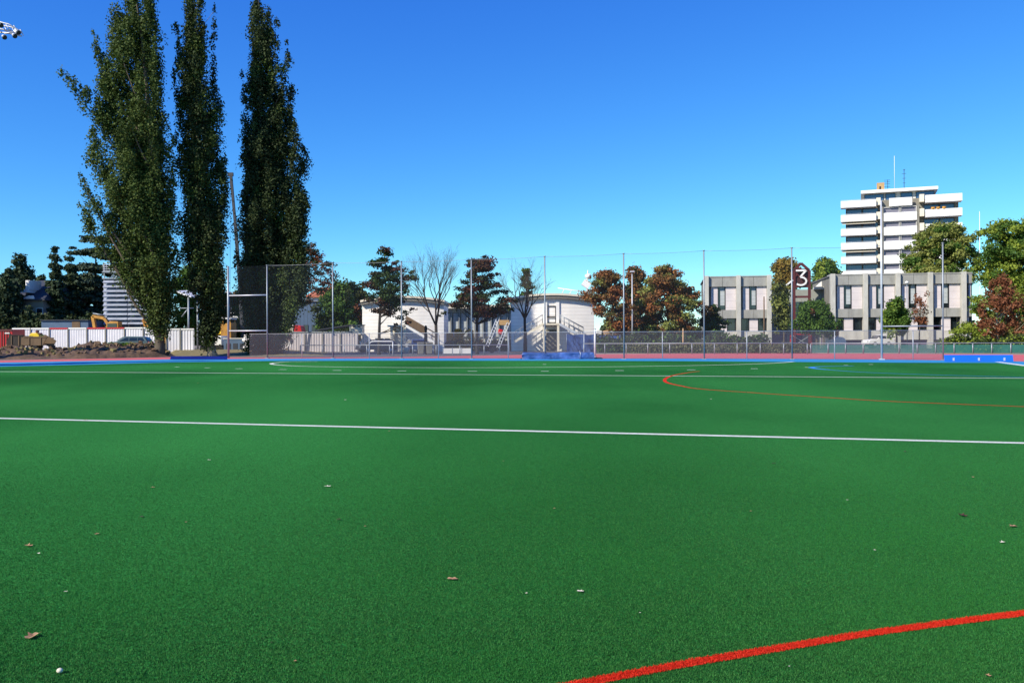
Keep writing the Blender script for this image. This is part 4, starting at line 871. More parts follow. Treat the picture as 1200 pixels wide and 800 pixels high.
b = MB(); b.tube([(q.x, .0, 0), (q.x, .0, hx_)], [.075, .055], 8); b.cbox((q.x, .0, .03), .35, .35, .06); b.build('tall_end_pole', M['galv_lt'], nf)
cab = MB(); allp = tops[:-1] + [(q.x, pole_h(1033, 288))]
def sag(a, c, n=8, s=.06): return [(a[0] + (c[0] - a[0]) * t / n, -.02, a[1] + (c[1] - a[1]) * t / n - s * 4 * (t / n) * (1 - t / n)) for t in range(n + 1)]
for a, c in zip(allp, allp[1:]): cab.tube(sag(a, c), .012, 4)
cab.build('top_cable', M['galv'], nf)
nb = MB()
for a, c in zip(allp, allp[1:]):
    s_ = sag(a, c); v = [(x, -.02, 1.95) for x, y, z in s_] + [(x, -.02, z) for x, y, z in s_]; k = len(s_)
    nb.add(v, [(j, j + 1, k + j + 1, k + j) for j in range(k - 1)])
nb.build('netting', M['net'], nf)
# lower dense mesh with its own posts
lo = MB(); x0 = loc(on_line(292)).x; x1 = loc(on_line(1105)).x
lo.add([(x0, .03, .05), (x1, .03, .05), (x1, .03, 1.98), (x0, .03, 1.98)], [(0, 1, 2, 3)]); lo.build('lower_mesh', M['net_lo'], nf)
b = MB(); b.tube([(x0, .03, 1.99), (x1, .03, 1.99)], .014, 4); b.build('mesh_rail', M['galv_lt'], nf)
for px in (353, 432, 513, 595, 684, 776, 875, 978, 1070):
    qq = loc(on_line(px)); b = MB(); b.tube([(qq.x, .08, 0), (qq.x, .08, 2.0)], .035, 6); b.build('mesh_post', M['galv_lt'], nf)
# the two pole frame at the left and the cross bars
gf = empty('pole_frame', on_line(290), ROTF, 'tall two pole frame with two cross bars in front of the dark poplar', 'pole frame')
def gl_(px): return (Matrix.Rotation(-ROTF, 3, 'Z') @ (on_line(px) - on_line(290))).x
z_a = pole_h(267, 312)
b = MB(); b.tube([(gl_(267.5), 0, 0), (gl_(267.5), 0, z_a)], .09, 8); b.build('pole', M['galv'], gf)
for y_ in (346, 387.5): z = pole_h(290, y_); b = MB(); b.tube([(gl_(267.5), 0, z), (gl_(312.6), 0, z)], .055, 6); b.build('cross_bar', M['galv_lt'], gf)
b = MB(); xx0, xx1 = gl_(268.5), gl_(312); b.add([(xx0, .02, pole_h(290, 387)), (xx1, .02, pole_h(290, 387)), (xx1, .02, pole_h(290, 311.5)), (xx0, .02, pole_h(290, 312))], [(0, 1, 2, 3)]); b.build('netting', M['net'], gf)
b = MB(); z = pole_h(1070, 382); a_, c_ = on_line(1034.5), on_line(1104)
cb = b.tube([(a_.x, a_.y, z), (c_.x, c_.y, z)], .045, 6).build('goal_cross_bar', M['galv']); cb.parent = nf; cb.matrix_parent_inverse = (Matrix.Translation(on_line(638.5)) @ Matrix.Rotation(ROTF, 4, 'Z')).inverted()
# --- low railing behind the track
RL = 82.0
def railing(label, px0, px1, step, y_top, c0_, nm='track_railing', screen=False, z_top=None):
    p0, p1 = on_line(px0, 405, c0_), on_line(px1, 405, c0_); o = empty(nm, p0, ROTF, label, 'railing' if not screen else 'fence')
    L = (p1 - p0).length; h = H(px0, y_top, p0.y) if z_top is None else z_top; n = round((px1 - px0) / step); b = MB()
    b.tube([(0, 0, h), (L, 0, h)], .045, 6); b.build('top_rail', M['galv'], o)
    for i in range(n + 1):
        b = MB(); x = L * i / n; b.tube([(x, 0, 0), (x, 0, h - .03)], .05, 6); b.build('post', M['galv'], o)
    if screen:
        b = MB(); b.add([(0, .06, .08), (L, .06, .08), (L, .06, h * .86), (0, .06, h * .86)], [(0, 1, 2, 3)]); b.build('screen', M['screen'], o)
    return o
railing('low grey tube railing along the far side of the red track, left part', 352, 596, 27, 404.5, 79)
railing('low grey tube railing beyond the red track, in front of the hedge', 684, 946, 27, 402.8, 85, z_top=1.0)
railing('low fence hung with dark green screen below the right hand trees', 950, 1230, 22, 403.5, 88, 'screened_fence', True, z_top=.95)
# hoop barrier
p_ = on_line(434, 405, 76); ho_ = empty('hoop_barrier', p_, ROTF, 'bent tube hoop barrier in front of the white building', 'barrier')
b = MB(); b.tube(spline([(-.1, 0, 0), (-.1, 0, .95), (.05, 0, 1.22), (.35, 0, 1.3), (1.5, 0, 1.3), (2.2, 0, 1.3)], 4), .05, 7); b.build('tube', M['galv_lt'], ho_)
b = MB(); b.tube([(2.2, 0, 0), (2.2, 0, 1.3)], .05, 7); b.build('leg', M['galv_lt'], ho_)
# ==== PART THREE: heap, vehicles, things
from mathutils import noise as mn
def heightfield(name, pf, nu, nv, hf, m, kind='structure'):
    b = MB(); v = []
    for j in range(nv + 1):
        for i in range(nu + 1):
            p = pf(i / nu, j / nv); v.append((p.x, p.y, hf(i / nu, j / nv, p)))
    b.add(v, [(j * (nu + 1) + i, j * (nu + 1) + i + 1, (j + 1) * (nu + 1) + i + 1, (j + 1) * (nu + 1) + i) for j in range(nv) for i in range(nu)], smooth=True)
    return tag(b.build(name, m), kind=kind)
def heap_p(u, v):
    px = -70 + 275 * u; z0 = G(px, rows_at([(-80, 422.0, 0), (100, 420.3, 0), (210, 418.0, 0)], px)[0]).y + .3; Z = z0 + v * 16
    return Vector((X(px, Z), Z, 0))
def heap_h(u, v, p):
    e = min(1, v / .22) ** .6 * min(1, (1 - v) / .3); e2 = min(1, (1 - u) / .08)
    prof = .78 + .2 * math.sin(u * 9 + 1) + .12 * math.sin(u * 23)
    n = mn.fractal(Vector((p.x * .55, p.y * .55, 3)), .8, 2.2, 5); n2 = mn.noise(Vector((p.x * 2.4, p.y * 2.4, 7)))
    return max(-.02, e * e2 * (prof + .38 * n) + .16 * n2 * e * e2)
heightfield('dirt_heap', heap_p, 240, 40, heap_h, M['dirt'])
M['dry_grass'] = mat('dry_grass', (.12, .105, .03), .95, .3, 2, .6, 12, col2=(.27, .21, .09))
def bank_p(u, v):
    px = 196 + 190 * u; Z = G(px, 417.2).y + 1 + v * 20; return Vector((X(px, Z), Z, 0))
def bank_h(u, v, p):
    return .45 * min(1, v / .45) * min(1, (1 - v) / .1) * min(1, u / .05) * min(1, (1 - u) / .3) + .05 * mn.noise(Vector((p.x * 1.5, p.y * 1.5, 1))) - .02
heightfield('grass_bank', bank_p, 80, 30, bank_h, M['dry_grass'])
# ragged clods on the heap
b = MB(); rnd = random.Random(4)
for i in range(420):
    u, v = rnd.random() * .97, rnd.uniform(.05, .6); p = heap_p(u, v); z = heap_h(u, v, p); r = rnd.uniform(.06, .26)
    R3 = Matrix.Rotation(rnd.random() * 6, 3, 'Z') @ Matrix.Rotation(rnd.random() * 3, 3, 'X')
    pts = [R3 @ Vector((r * sx * rnd.uniform(.5, 1), r * sy * rnd.uniform(.5, 1), r * .8 * sz * rnd.uniform(.5, 1))) + Vector((p.x, p.y, z + r * .15)) for sz in (-1, 1) for sy in (-1, 1) for sx in (-1, 1)]
    b.add(pts, [(0, 2, 3, 1), (4, 5, 7, 6), (0, 1, 5, 4), (2, 6, 7, 3), (0, 4, 6, 2), (1, 3, 7, 5)], i % 3)
tag(b.build('dirt_clods', [M['dirt'], M['wood'], M['dry_grass']]), kind='stuff')
# weeds and hedges
def bush_line(name, label, pts, hgt, dep, n, leaf, m, m2=None, m2f=.3, kind=None, cat='hedge', z0=0.0):
    P = []; ln = len(pts) - 1
    for i in range(n):
        t = random.random() * ln; k = int(t); p = pts[k].lerp(pts[min(k + 1, ln)], t - k)
        hh = hgt * (.72 + .38 * mn.noise(Vector((p.x * .5, p.y * .5, 2))) + .2 * mn.noise(Vector((p.x * 2, 0, 5))))
        a = random.random() * math.pi; r = random.random() ** .4
        P.append((p.x + random.gauss(0, .2), p.y + math.cos(a) * r * dep / 2, z0 + .05 + math.sin(a) * r * hh))
    P = np.array(P); c = P.copy(); c[:, 2] *= .3; D = RNG.normal(size=P.shape) * .6; D[:, 2] += .7; D[:, 1] -= .4
    mi = None; mats = [m]
    if m2: mats.append(m2); mi = (RNG.uniform(size=n) < m2f).astype(np.int32)
    o = leaf_mesh(name, P, D, leaf, mats, None, mi)
    return tag(o, label, cat if label else None, None, kind)
bush_line('hedge', 'low clipped grey green hedge behind the tube railing, below the russet trees', [on_line(x, 405, 90) for x in (735, 820, 905, 948)], 1.15, 1.6, 9000, .2, M['hedge'])
bush_line('ground_shrubs', None, [on_line(x, 405, 93) for x in (700, 800, 900)], 2.4, 2.5, 9000, .28, M['darkleaf'], M['green'], .3, 'stuff')
bush_line('verge_shrubs', None, [on_line(x, 405, 96) for x in (1100, 1180, 1290)], 2.0, 3, 9000, .26, M['darkleaf'], M['lime'], .35, 'stuff')
bush_line('scrub', None, [Vector((X(x, 105), 105, 0)) for x in (515, 560, 598)], 1.9, 2, 3500, .26, M['darkleaf'], M['maroon'], .4, 'stuff')
bush_line('heap_weeds', None, [heap_p(.72, .3), heap_p(.8, .32)], .7, 1.0, 900, .16, M['green'], M['lime'], .4, 'stuff', z0=.8)
bush_line('distant_tree_line', None, [Vector((X(x, 215), 215, 0)) for x in (-300, 0, 300, 600, 900, 1200, 1500)], 6.5, 8, 60000, 1.0, M['darkleaf'], M['olive'], .25, 'stuff')
bush_line('dark_undergrowth', None, [Vector((X(x, 114), 114, 0)) for x in (-60, 0, 60, 145)], 6.3, 3, 20000, .45, M['conif'], M['darkleaf'], .4, 'stuff')

# --- boards and mat at the far side
def board(label, px0, px1, ybot, h, m, lean=.1):
    p0, p1 = G(px0, ybot), G(px1, ybot); d = p1 - p0; L = d.length; o = empty('goal_board', (p0 + p1) / 2, math.atan2(d.y, d.x), label, 'board', 'low blue boards beside the pitch')
    b = MB(); b.add([(-L / 2, -.03, .02), (L / 2, -.03, .02), (L / 2, .03, .02), (-L / 2, .03, .02), (-L / 2, -.03 + lean, h), (L / 2, -.03 + lean, h), (L / 2, .03 + lean, h), (-L / 2, .03 + lean, h)],
          [(3, 2, 1, 0), (4, 5, 6, 7), (0, 1, 5, 4), (1, 2, 6, 5), (2, 3, 7, 6), (3, 0, 4, 7)]); b.build('panel', m, o)
    return o, L
o, L = board('bright blue low backboard lying at the right end of the net fence', 1107, 1187.5, 424.0, .43, M['blue'])
for px in (-.37, 0, .37): b = MB(); b.cbox((px * L, -.02, .17), .10, .05, .18); b.build('bracket', M['galv_lt'], o)
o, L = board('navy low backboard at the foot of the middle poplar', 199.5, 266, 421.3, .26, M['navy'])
for px in (-.45, .45): b = MB(); b.cbox((px * L, .2, .06), .06, .35, .1); b.build('bracket', M['galv'], o)
pm = G(654.5, 420.2); w_ = X(696, pm.y) - X(613, pm.y)
o = empty('landing_mat', pm, ROTF * .3, 'long landing mat wrapped in creased blue tarpaulin beside the white post', 'mat')
b = MB(); n = 90; m_ = 14; v = []
def prof(t):   # around the section: front bottom -> top -> back bottom
    if t < .25: return (-1.5, t / .25 * .46)
    if t < .75: return (-1.5 + (t - .25) / .5 * 3, .46)
    return (1.5, .46 * (1 - (t - .75) / .25))
for i in range(n + 1):
    x = -w_ / 2 + w_ * i / n; taper = min(1, (min(i, n - i) / n) * 30 + .75)
    for j in range(m_ * 2 + 1):
        y, z = prof(j / (m_ * 2)); q = mn.fractal(Vector((x * 1.1, y * 1.5, z * 3)), .8, 2.1, 4)
        v.append((x, y + .06 * q, max(.01, z * taper * (1 + .06 * math.sin(x * 1.3)) + .055 * q)))
kk = m_ * 2 + 1
b.add(v, [(i * kk + j, (i + 1) * kk + j, (i + 1) * kk + j + 1, i * kk + j + 1) for i in range(n) for j in range(kk - 1)], smooth=True)
b.add([v[j] for j in range(kk)], [tuple(range(kk))]); b.add([v[n * kk + j] for j in range(kk)], [tuple(range(kk))[::-1]]); b.build('tarpaulin', M['tarp'], o)
b = MB(); b.box(-w_ / 2 - .1, w_ / 2 + .6, -1.35, 1.4, .0, .07); b.build('pallet_base', M['darkframe'], o)
b = MB()
for t in (.3,): b.tube([(w_ * t, -1.56, .05), (w_ * t + .05, -1.58, .4), (w_ * t, -1.4, .56), (w_ * t, 1.3, .57)], .025, 5)
b.build('strap', M['galv_lt'], o)
p = Vector((X(697, 68), 68, 0)); o = empty('white_post', p, 0, 'plain white post standing at the right end of the blue tarpaulin mat', 'post')
b = MB(); b.tube([(0, 0, 0), (0, 0, H(697, 385.5, 68))], .085, 10); b.build('shaft', M['white'], o); b = MB(); b.cyl((0, 0, H(697, 385.5, 68) + .02), .1, .05); b.cyl((0, 0, .03), .16, .06); b.build('cap', M['galv_lt'], o)

# --- tarpaulin fences behind the track
def tarp_fence(label, px0, px1, Z, y_top):
    xa_, xb_ = X(px0, Z), X(px1, Z); o = empty('tarp_fence', ((xa_ + xb_) / 2, Z, 0), 0, label, 'fence', 'blue tarpaulin fences'); L = xb_ - xa_; h = H(px0, y_top, Z)
    b = MB(); n = 40; v = []
    for i in range(n + 1):
        x = -L / 2 + L * i / n
        for j in range(7): z = .05 + (h - .05) * j / 6; v.append((x, .06 * math.sin(x * 5 + j * .5) + .05 * mn.noise(Vector((x * 2, z * 2, 1))), z - (.08 * abs(math.sin(x * 2.2)) if j == 6 else 0)))
    b.add(v, [(i * 7 + j, (i + 1) * 7 + j, (i + 1) * 7 + j + 1, i * 7 + j + 1) for i in range(n) for j in range(6)], smooth=True); b.build('tarpaulin', M['tarp'], o)
    for i in range(4): b = MB(); x = -L / 2 + L * i / 3; b.tube([(x, .15, 0), (x, .15, h + .1)], .04, 6); b.build('post', M['galv'], o)
    return o
tarp_fence('blue tarpaulin fence under the right outside stair of the round building', 664, 698, 94, 391.5)
tarp_fence('blue tarpaulin fence under the russet tree with cream blocks behind it', 701, 727, 92, 392.5)
for q0, q1, y0, y1, r_, m, lab in ((699, 705, 386.5, 392, .25, 'offwhite', 'pale block on the blue fence line, left of three'), (707, 714, 386.5, 392.5, -.2, 'wood_lt', 'tan block on the blue fence line, middle of three'), (716, 726, 387, 392, .5, 'offwhite', 'tilted pale slab on the blue fence line, right of three')):
    c = Vector((X((q0 + q1) / 2, 93.5), 93.5, 0)); o = empty('stone_block', c, 0, lab, 'block', 'blocks behind the blue fence')
    w2 = (q1 - q0) / 2 * 93.5 / F_PX; zt = H(q0, y0, 93.5); zb = H(q0, y1, 93.5)
    b = MB(); b.cbox((0, 0, (zt + zb) / 2), w2 * 2, .7, (zt - zb) * .85, Matrix.Rotation(r_, 3, 'Y')); b.build('block', M[m], o, bevel=.05)
    b = MB(); b.box(-w2 * .7, w2 * .7, -.3, .3, 0, zb + .05); b.build('stack_base', M['wood'], o, bevel=.03)

# --- poles
def lamp_pole(label, px, Z, y_top, head=True, r=.07, m='galv_lt', name='lamp_pole', group=None):
    o = empty(name, (X(px, Z), Z, 0), 0, label, 'pole', group); h = H(px, y_top, Z)
    b = MB(); b.tube([(0, 0, 0), (0, 0, h)], [r * 1.2, r * .75], 8); b.build('shaft', M[m], o)
    if head: b = MB(); b.cbox((0, -.12, h + .05), .42, .5, .14); b.build('lamp_head', M['galv_lt'], o, bevel=.03)
    else: b = MB(); b.cyl((0, 0, h + .02), r * .9, .05, n=8); b.build('cap', M[m], o)
    return o
lamp_pole('white lamp pole with small head in front of the russet trees', 741, 91, 319)
lamp_pole('short pale wooden post in front of the hedge', 800.5, 86, 385, False, .08, 'wood_lt', 'wooden_post')
lamp_pole('dark wooden pole before the left concrete wing', 895.5, 104, 348, False, .09, 'wood', 'wooden_pole')
lamp_pole('thin white mast rising above the trees at the right edge', 1148.5, 160, 248, False, .06, 'white', 'white_mast')
lamp_pole('thin pole with globe lamp in front of the right concrete wing', 1063, 104, 333, False, .06, 'galv', 'globe_lamp')
o = bpy.data.objects['globe_lamp']; b = MB(); h = H(1063, 333, 104)
for i in range(6): b.cyl((0, 0, h + .02 + .36 * (i + .5) / 6), .24 * math.sin(math.pi * (i + .7) / 6.4), .06, n=12)
b.build('globe', M['white'], o)
for px, z_, yt, lab in ((499, 86, 381, 'dark round topped pillar in front of the white stair foot'), (616, 92, 387, 'dark round topped pillar beside the thin bare tree')):
    o = empty('dark_pillar', (X(px, z_), z_, 0), 0, lab, 'pillar', 'dark pillars'); h = H(px, yt, z_)
    b = MB(); b.tube([(0, 0, 0), (0, 0, h - .9), (0, 0, h - .75), (0, 0, h - .35), (0, 0, h - .1), (0, 0, h)], [.17, .17, .1, .16, .12, .03], 9); b.build('shaft', M['bark_dark'], o)
# small signs / pillars by the entrance
o = empty('site_sign', (X(899, 96), 96, 0), 0, 'small white notice over red board at the corner of the left concrete wing', 'sign')
b = MB(); b.box(-.05, .05, .02, .1, 0, 1.0); b.build('post', M['galv'], o); b = MB(); b.box(-.35, .35, -.03, .015, H(899, 404, 96), H(899, 401, 96)); b.build('lower_board', M['red'], o); b = MB(); b.box(-.3, .3, -.03, .015, H(899, 400.6, 96), H(899, 395.5, 96)); b.build('upper_board', M['white'], o)
for px, wd, yt, lab in ((972, .5, 391, 'slim white round topped pillar right of the entrance trees'), (984, .75, 394.5, 'wider white round topped pillar at the foot of the right wing')):
    o = empty('gate_pillar', (X(px, 106), 106, 0), 0, lab, 'pillar', 'white pillars by the entrance'); h = H(px, yt, 106)
    b = MB(); pr = [(-wd, 0), (wd, 0), (wd, h - .6)] + [(wd * math.cos(a), h - .6 + .6 * math.sin(a)) for a in (.4, .8, 1.2, 1.57, 1.94, 2.34, 2.74)] + [(-wd, h - .6)]
    b.yprism(pr, -.12, .12); b.build('panel', M['white'], o, bevel=.02)
    b = MB(); b.box(-wd - .1, wd + .1, -.2, .2, 0, .12); b.build('foot', M['concrete'], o)
# entrance fence: red frame with cross bars
o = empty('red_gate', (X(940, 108), 108, 0), 0, 'dark red gate frame with crossed pale bars under the number sign', 'gate')
b = MB(); zt = H(940, 391, 108); b.box(-1.5, -1.38, -.05, .05, 0, zt); b.box(1.1, 1.25, -.05, .05, 0, zt); b.box(-1.38, 1.1, -.05, .05, zt - .12, zt); b.box(-1.38, 1.1, -.05, .05, .15, .27); b.build('frame', M['red'], o)
b = MB(); b.bar((-1.35, -.08, .3), (1.05, -.08, zt - .15), .05); b.bar((-1.35, -.14, zt - .15), (1.05, -.14, .3), .05); b.build('cross_brace', M['galv_lt'], o)

# --- vehicles
def make_car(label, loc, rz, paint, van=False, L=4.3):
    o = empty('parked_car', loc, rz, label, 'car', 'parked cars')
    h = 1.47 if not van else 1.9; w2 = .85
    body = [(-L / 2, .35), (-L / 2 + .05, .75), (-L / 2 + .25, .85), (-L / 2 + 1.15, .95), (L / 2 - .1, .98), (L / 2, .7), (L / 2 - .03, .32)]
    roof = [(-L / 2 + 1.1, .95), (-L / 2 + 1.75, h - .05), (-L / 2 + 2.1, h), (L / 2 - .7, h - .02), (L / 2 - .45, h - .08), (L / 2 - .1, .98)]
    b = MB(); b.yprism([(x, z) for x, z in body], -w2, w2)
    n = len(roof); v = [(x, -w2 + (.02 if z < 1.1 else .16), z) for x, z in roof] + [(x, w2 - (.02 if z < 1.1 else .16), z) for x, z in roof]
    b.add(v, [tuple(range(n)), tuple(range(n, 2 * n))[::-1]] + [(i, n + i, n + (i + 1) % n, (i + 1) % n) for i in range(n)]); b.build('body', paint, o, bevel=.05)
    for s in (-1, 1):
        for (x0, x1, x2, x3) in ((-L / 2 + 1.42, -L / 2 + 2.02, L / 2 - 2.0, L / 2 - 2.0), (L / 2 - 1.92, L / 2 - 1.92, L / 2 - 1.15, L / 2 - 1.15), (L / 2 - 1.08, L / 2 - 1.08, L / 2 - .62, L / 2 - .38)):
            g = MB(); ya, yb = s * (w2 - .035), s * (w2 - .135)
            g.add([(x0, ya, 1.02), (x1, yb, h - .13), (x2, yb, h - .13), (x3, ya, 1.02), (x0, ya + s * .02, 1.02), (x1, yb + s * .02, h - .13), (x2, yb + s * .02, h - .13), (x3, ya + s * .02, 1.02)], [(0, 1, 2, 3), (7, 6, 5, 4), (0, 4, 5, 1), (1, 5, 6, 2), (2, 6, 7, 3), (3, 7, 4, 0)]); g.build('side_window', M['glass'], o)
    g = MB(); g.add([(-L / 2 + 1.12, -.74, 1.0), (-L / 2 + 1.12, .74, 1.0), (-L / 2 + 1.70, .62, h - .09), (-L / 2 + 1.70, -.62, h - .09)], [(0, 1, 2, 3)]); g.v = [(x - .03, y, z + .02) for x, y, z in g.v]; g.build('windscreen', M['glass'], o)
    g = MB(); g.cbox((L / 2 - .24, 0, 1.2), .04, 1.3, .32, Matrix.Rotation(-.6, 3, 'Y')); g.build('rear_window', M['glass'], o)
    for x in (-L / 2 + .82, L / 2 - .85):
        for s in (-1, 1):
            t = MB(); t.cyl((x, s * (w2 - .08), .32), .32, .2, 'Y', 18); wv = t.build('wheel', M['black'], o)
            t = MB(); t.cyl((x, s * (w2 + .025), .32), .19, .02, 'Y', 14); t.build('rim', M['galv_lt'], wv)
    for s in (-1, 1):
        t = MB(); t.cbox((-L / 2 + .08, s * .6, .68), .12, .34, .14); t.build('headlight', M['galv_lt'], o)
        t = MB(); t.cbox((L / 2 - .02, s * .68, .78), .08, .2, .3); t.build('tail_light', M['red'], o)
    return o
def bank_z(px): return .42
make_car('grey green estate car parked behind the dirt heap beside the first poplar', (X(152, 90), 90, .42), R(4), M['carpaint'])
make_car('dark car behind the mesh left of the slim dark tree', (X(441, 96), 96, 0), R(30), M['carpaint_dk'])
make_car('silver car half hidden behind the bins at the stair foot', (X(486, 99), 99, 0), R(-70), M['silver'])
make_car('white car parked before the right concrete wing', (X(1029, 104), 104, .3), R(8), M['white'], L=3.4)
# white and red van
o = empty('box_van', (X(334, 101), 101, 0), 0, 'beige topped van with a red cab between the dark poplar and the green tree', 'van')
b = MB(); b.box(-1.9, 1.25, -1, 1, .6, H(334, 380.5, 101)); b.build('cargo_box', M['cream'], o, bevel=.12)
b = MB(); b.yprism([(1.3, .5), (2.6, .5), (2.6, 1.5), (2.2, 2.4), (2.05, H(334, 381, 101) - .1), (1.3, H(334, 380.7, 101))], -.95, .95); b.build('cab', M['red'], o, bevel=.06)
b = MB(); b.add([(2.62, -.8, 1.5), (2.62, .8, 1.5), (2.24, .75, 2.35), (2.24, -.75, 2.35)], [(0, 1, 2, 3)]); b.box(1.65, 2.15, -.99, -.955, 1.5, 2.3); b.build('cab_window', M['glass'], o)
for x in (-1.2, 1.9):
    for s in (-1, 1): t = MB(); t.cyl((x, s * .85, .42), .42, .25, 'Y', 16); t.build('wheel', M['black'], o)
# yellow excavator behind the hoarding
def excavator(label, loc, rz, s_=1.0, boom_pts=None):
    o = empty('excavator', loc, rz, label, 'excavator', 'yellow excavators')
    for y in (-1.0, 1.0):
        b = MB(); pr = [(-1.6, .05), (1.6, .05), (1.95, .4), (1.6, .8), (-1.6, .8), (-1.95, .4)]; b.yprism([(x * s_, z * s_) for x, z in pr], (y - .25) * s_, (y + .25) * s_); b.build('track', M['black'], o, bevel=.05)
    b = MB(); b.cyl((0, 0, .95 * s_), .7 * s_, .3 * s_); b.build('turntable', M['darkframe'], o)
    b = MB(); b.yprism([(x * s_, z * s_) for x, z in ((-1.2, 1.1), (2.1, 1.1), (2.3, 1.5), (2.2, 2.2), (1.6, 2.6), (.3, 2.6), (.2, 1.9), (-1.2, 1.9))], -1.1 * s_, 1.1 * s_); b.build('body', M['orange'], o, bevel=.08)
    b = MB(); b.yprism([(x * s_, z * s_) for x, z in ((-1.2, 1.9), (.1, 1.9), (.1, 3.2), (-.8, 3.25), (-1.2, 2.7))], -1.1 * s_, -.15 * s_); c_ = b.build('cab', M['orange'], o, bevel=.05)
    b = MB(); b.box(-1.0 * s_, -.05 * s_, -1.13 * s_, -1.105 * s_, 2.1 * s_, 3.0 * s_); b.box(-1.235 * s_, -1.205 * s_, -1.0 * s_, -.25 * s_, 2.0 * s_, 2.65 * s_); b.build('cab_window', M['glass'], c_)
    bp = [Vector(q) for q in boom_pts]
    for nm, a, c in (('boom', 0, 1), ('boom', 1, 2), ('stick', 2, 3)):
        b = MB(); b.bar(bp[a], bp[c], .38 * s_, .3 * s_); b.build(nm, M['orange'], o, bevel=.03)
    b = MB(); b.tube([bp[0] + Vector((0, .25, .3)), (bp[0] + bp[1]) / 2 + Vector((0, .25, .6)), bp[1] + Vector((0, .25, -.1))], .07 * s_, 6); b.tube([bp[1] + Vector((0, 0, .35)), bp[2] + Vector((0, 0, .35))], .07 * s_, 6); b.build('hydraulic_ram', M['galv'], o)
    e = bp[3]; b = MB(); b.yprism([(e.x - .1, e.z + .2), (e.x + .5, e.z), (e.x + .55, e.z - .8), (e.x, e.z - 1.0), (e.x - .5, e.z - .7), (e.x - .1, e.z - .55)], -.5, .5); b.build('bucket', M['orange'], o, bevel=.03)
    return o
excavator('orange yellow excavator with folded boom above the hoarding, in front of the scaffold', (X(143, 104), 104, 0), 0, 1.15, [(-1.0, .3, 2.2), (-2.2, .3, 4.1), (-3.6, .3, 4.35), (-3.3, .3, 2.6)])
excavator('second yellow excavator with raised arm by the first poplar, right of the scaffold', (X(184, 106), 106, 0), R(10), 1.0, [(-.9, 0, 2.0), (-1.6, 0, 4.0), (-1.2, 0, 3.9), (-1.1, 0, 2.9)])
excavator('small yellow excavator far behind the maroon tree', (X(533, 108), 108, 0), R(180), .85, [(-.9, 0, 1.9), (-1.7, 0, 2.6), (-2.2, 0, 2.5), (-2.3, 0, 1.5)])
# rusty buckets on the heap
def skip(label, px0, px1, y0, y1, Z, inset0, inset1, m, name='metal_bucket'):
    c_ = (px0 + px1) / 2; o = empty(name, (X(c_, Z), Z, .7), 0, label, 'bucket', 'buckets on the heap'); x0, x1 = X(px0, Z) - X(c_, Z), X(px1, Z) - X(c_, Z); zt, zb = H(c_, y0, Z) - .7, H(c_, y1, Z) - .7
    b = MB(); pr = [(x0, zb), (x1 - inset1, zb), (x1, zt), (x0 + inset0, zt)]; b.yprism(pr, -.8, -.72); b.yprism(pr, .5, .58)
    b.bar((x0, -.1, zb), (x0 + inset0, -.1, zt), .06, 1.25); b.bar((x1 - inset1, -.1, zb), (x1, -.1, zt), .06, 1.25); b.box(x0, x1 - inset1, -.72, .5, zb, zb + .06); b.build('shell', M[m], o)
    b = MB(); b.box(x0 + inset0 - .05, x1 + .05, -.84, -.70, zt, zt + .1); b.build('rim', M[m], o)
    for t in (.25, .75): b = MB(); x = x0 + (x1 - x0) * t; b.bar((x, -.83, zb + .05), (x, -.83, zt), .09, .05); b.build('rib', M['wood'], o)
    return o
skip('dark tapered metal bucket standing on the heap near the red container', 15, 32, 393.5, 405.5, 84, .35, .05, 'bark_dark')
skip('rusty brown open bucket in front of the small yellow machine', 33, 60, 395.5, 404.5, 83, .05, .4, 'wood')
o = empty('small_dumper', (X(42, 87), 87, .6), 0, 'small yellow machine peeping over the rusty bucket on the heap', 'dumper')
b = MB(); zz = H(42, 394, 87) - .6; zt = H(42, 390, 87) - .6; b.yprism([(-.5, .4), (.55, .4), (.6, zz + .1), (.3, zt), (-.2, zt), (-.5, zz)], -.5, .5); b.build('hood', M['yellow'], o, bevel=.05)
b = MB(); b.cbox((.15, 0, zt + .12), .25, .3, .3); b.cbox((.4, 0, zt - .1), .3, .5, .2); b.build('seat', M['darkred'], o, bevel=.04)
for s in (-.5, .5): b = MB(); b.cyl((.1, s, .3), .32, .2, 'Y', 14); b.build('wheel', M['black'], o)
# red container
o = empty('red_container', (X(0, 92), 92, 0), 0, 'bright red steel container at the left edge in front of the hoarding', 'container')
xr_ = X(14.5, 92) - X(0, 92); zt = H(8, 386, 92)
b = MB(); b.box(-2.6, xr_, 0, 2.4, .1, zt); b.build('body', M['red'], o, bevel=.03)
b = MB()
for i in range(14): x = -2.5 + i * (xr_ + 2.4) / 14; b.box(x, x + .08, -.05, -.002, .25, zt - .2)
b.box(-2.6, xr_, -.06, -.003, zt - .18, zt + .02); b.box(-2.6, xr_, -.06, -.003, .1, .24); b.build('rib', M['darkred'], o)
b = MB(); b.box(xr_ - .75, xr_ - .25, -.09, -.061, zt - .45, zt - .32); b.build('plate', M['offwhite'], o)
M['boom'] = mat('dark_boom_paint', (.035, .038, .045), .7, .2, 2)
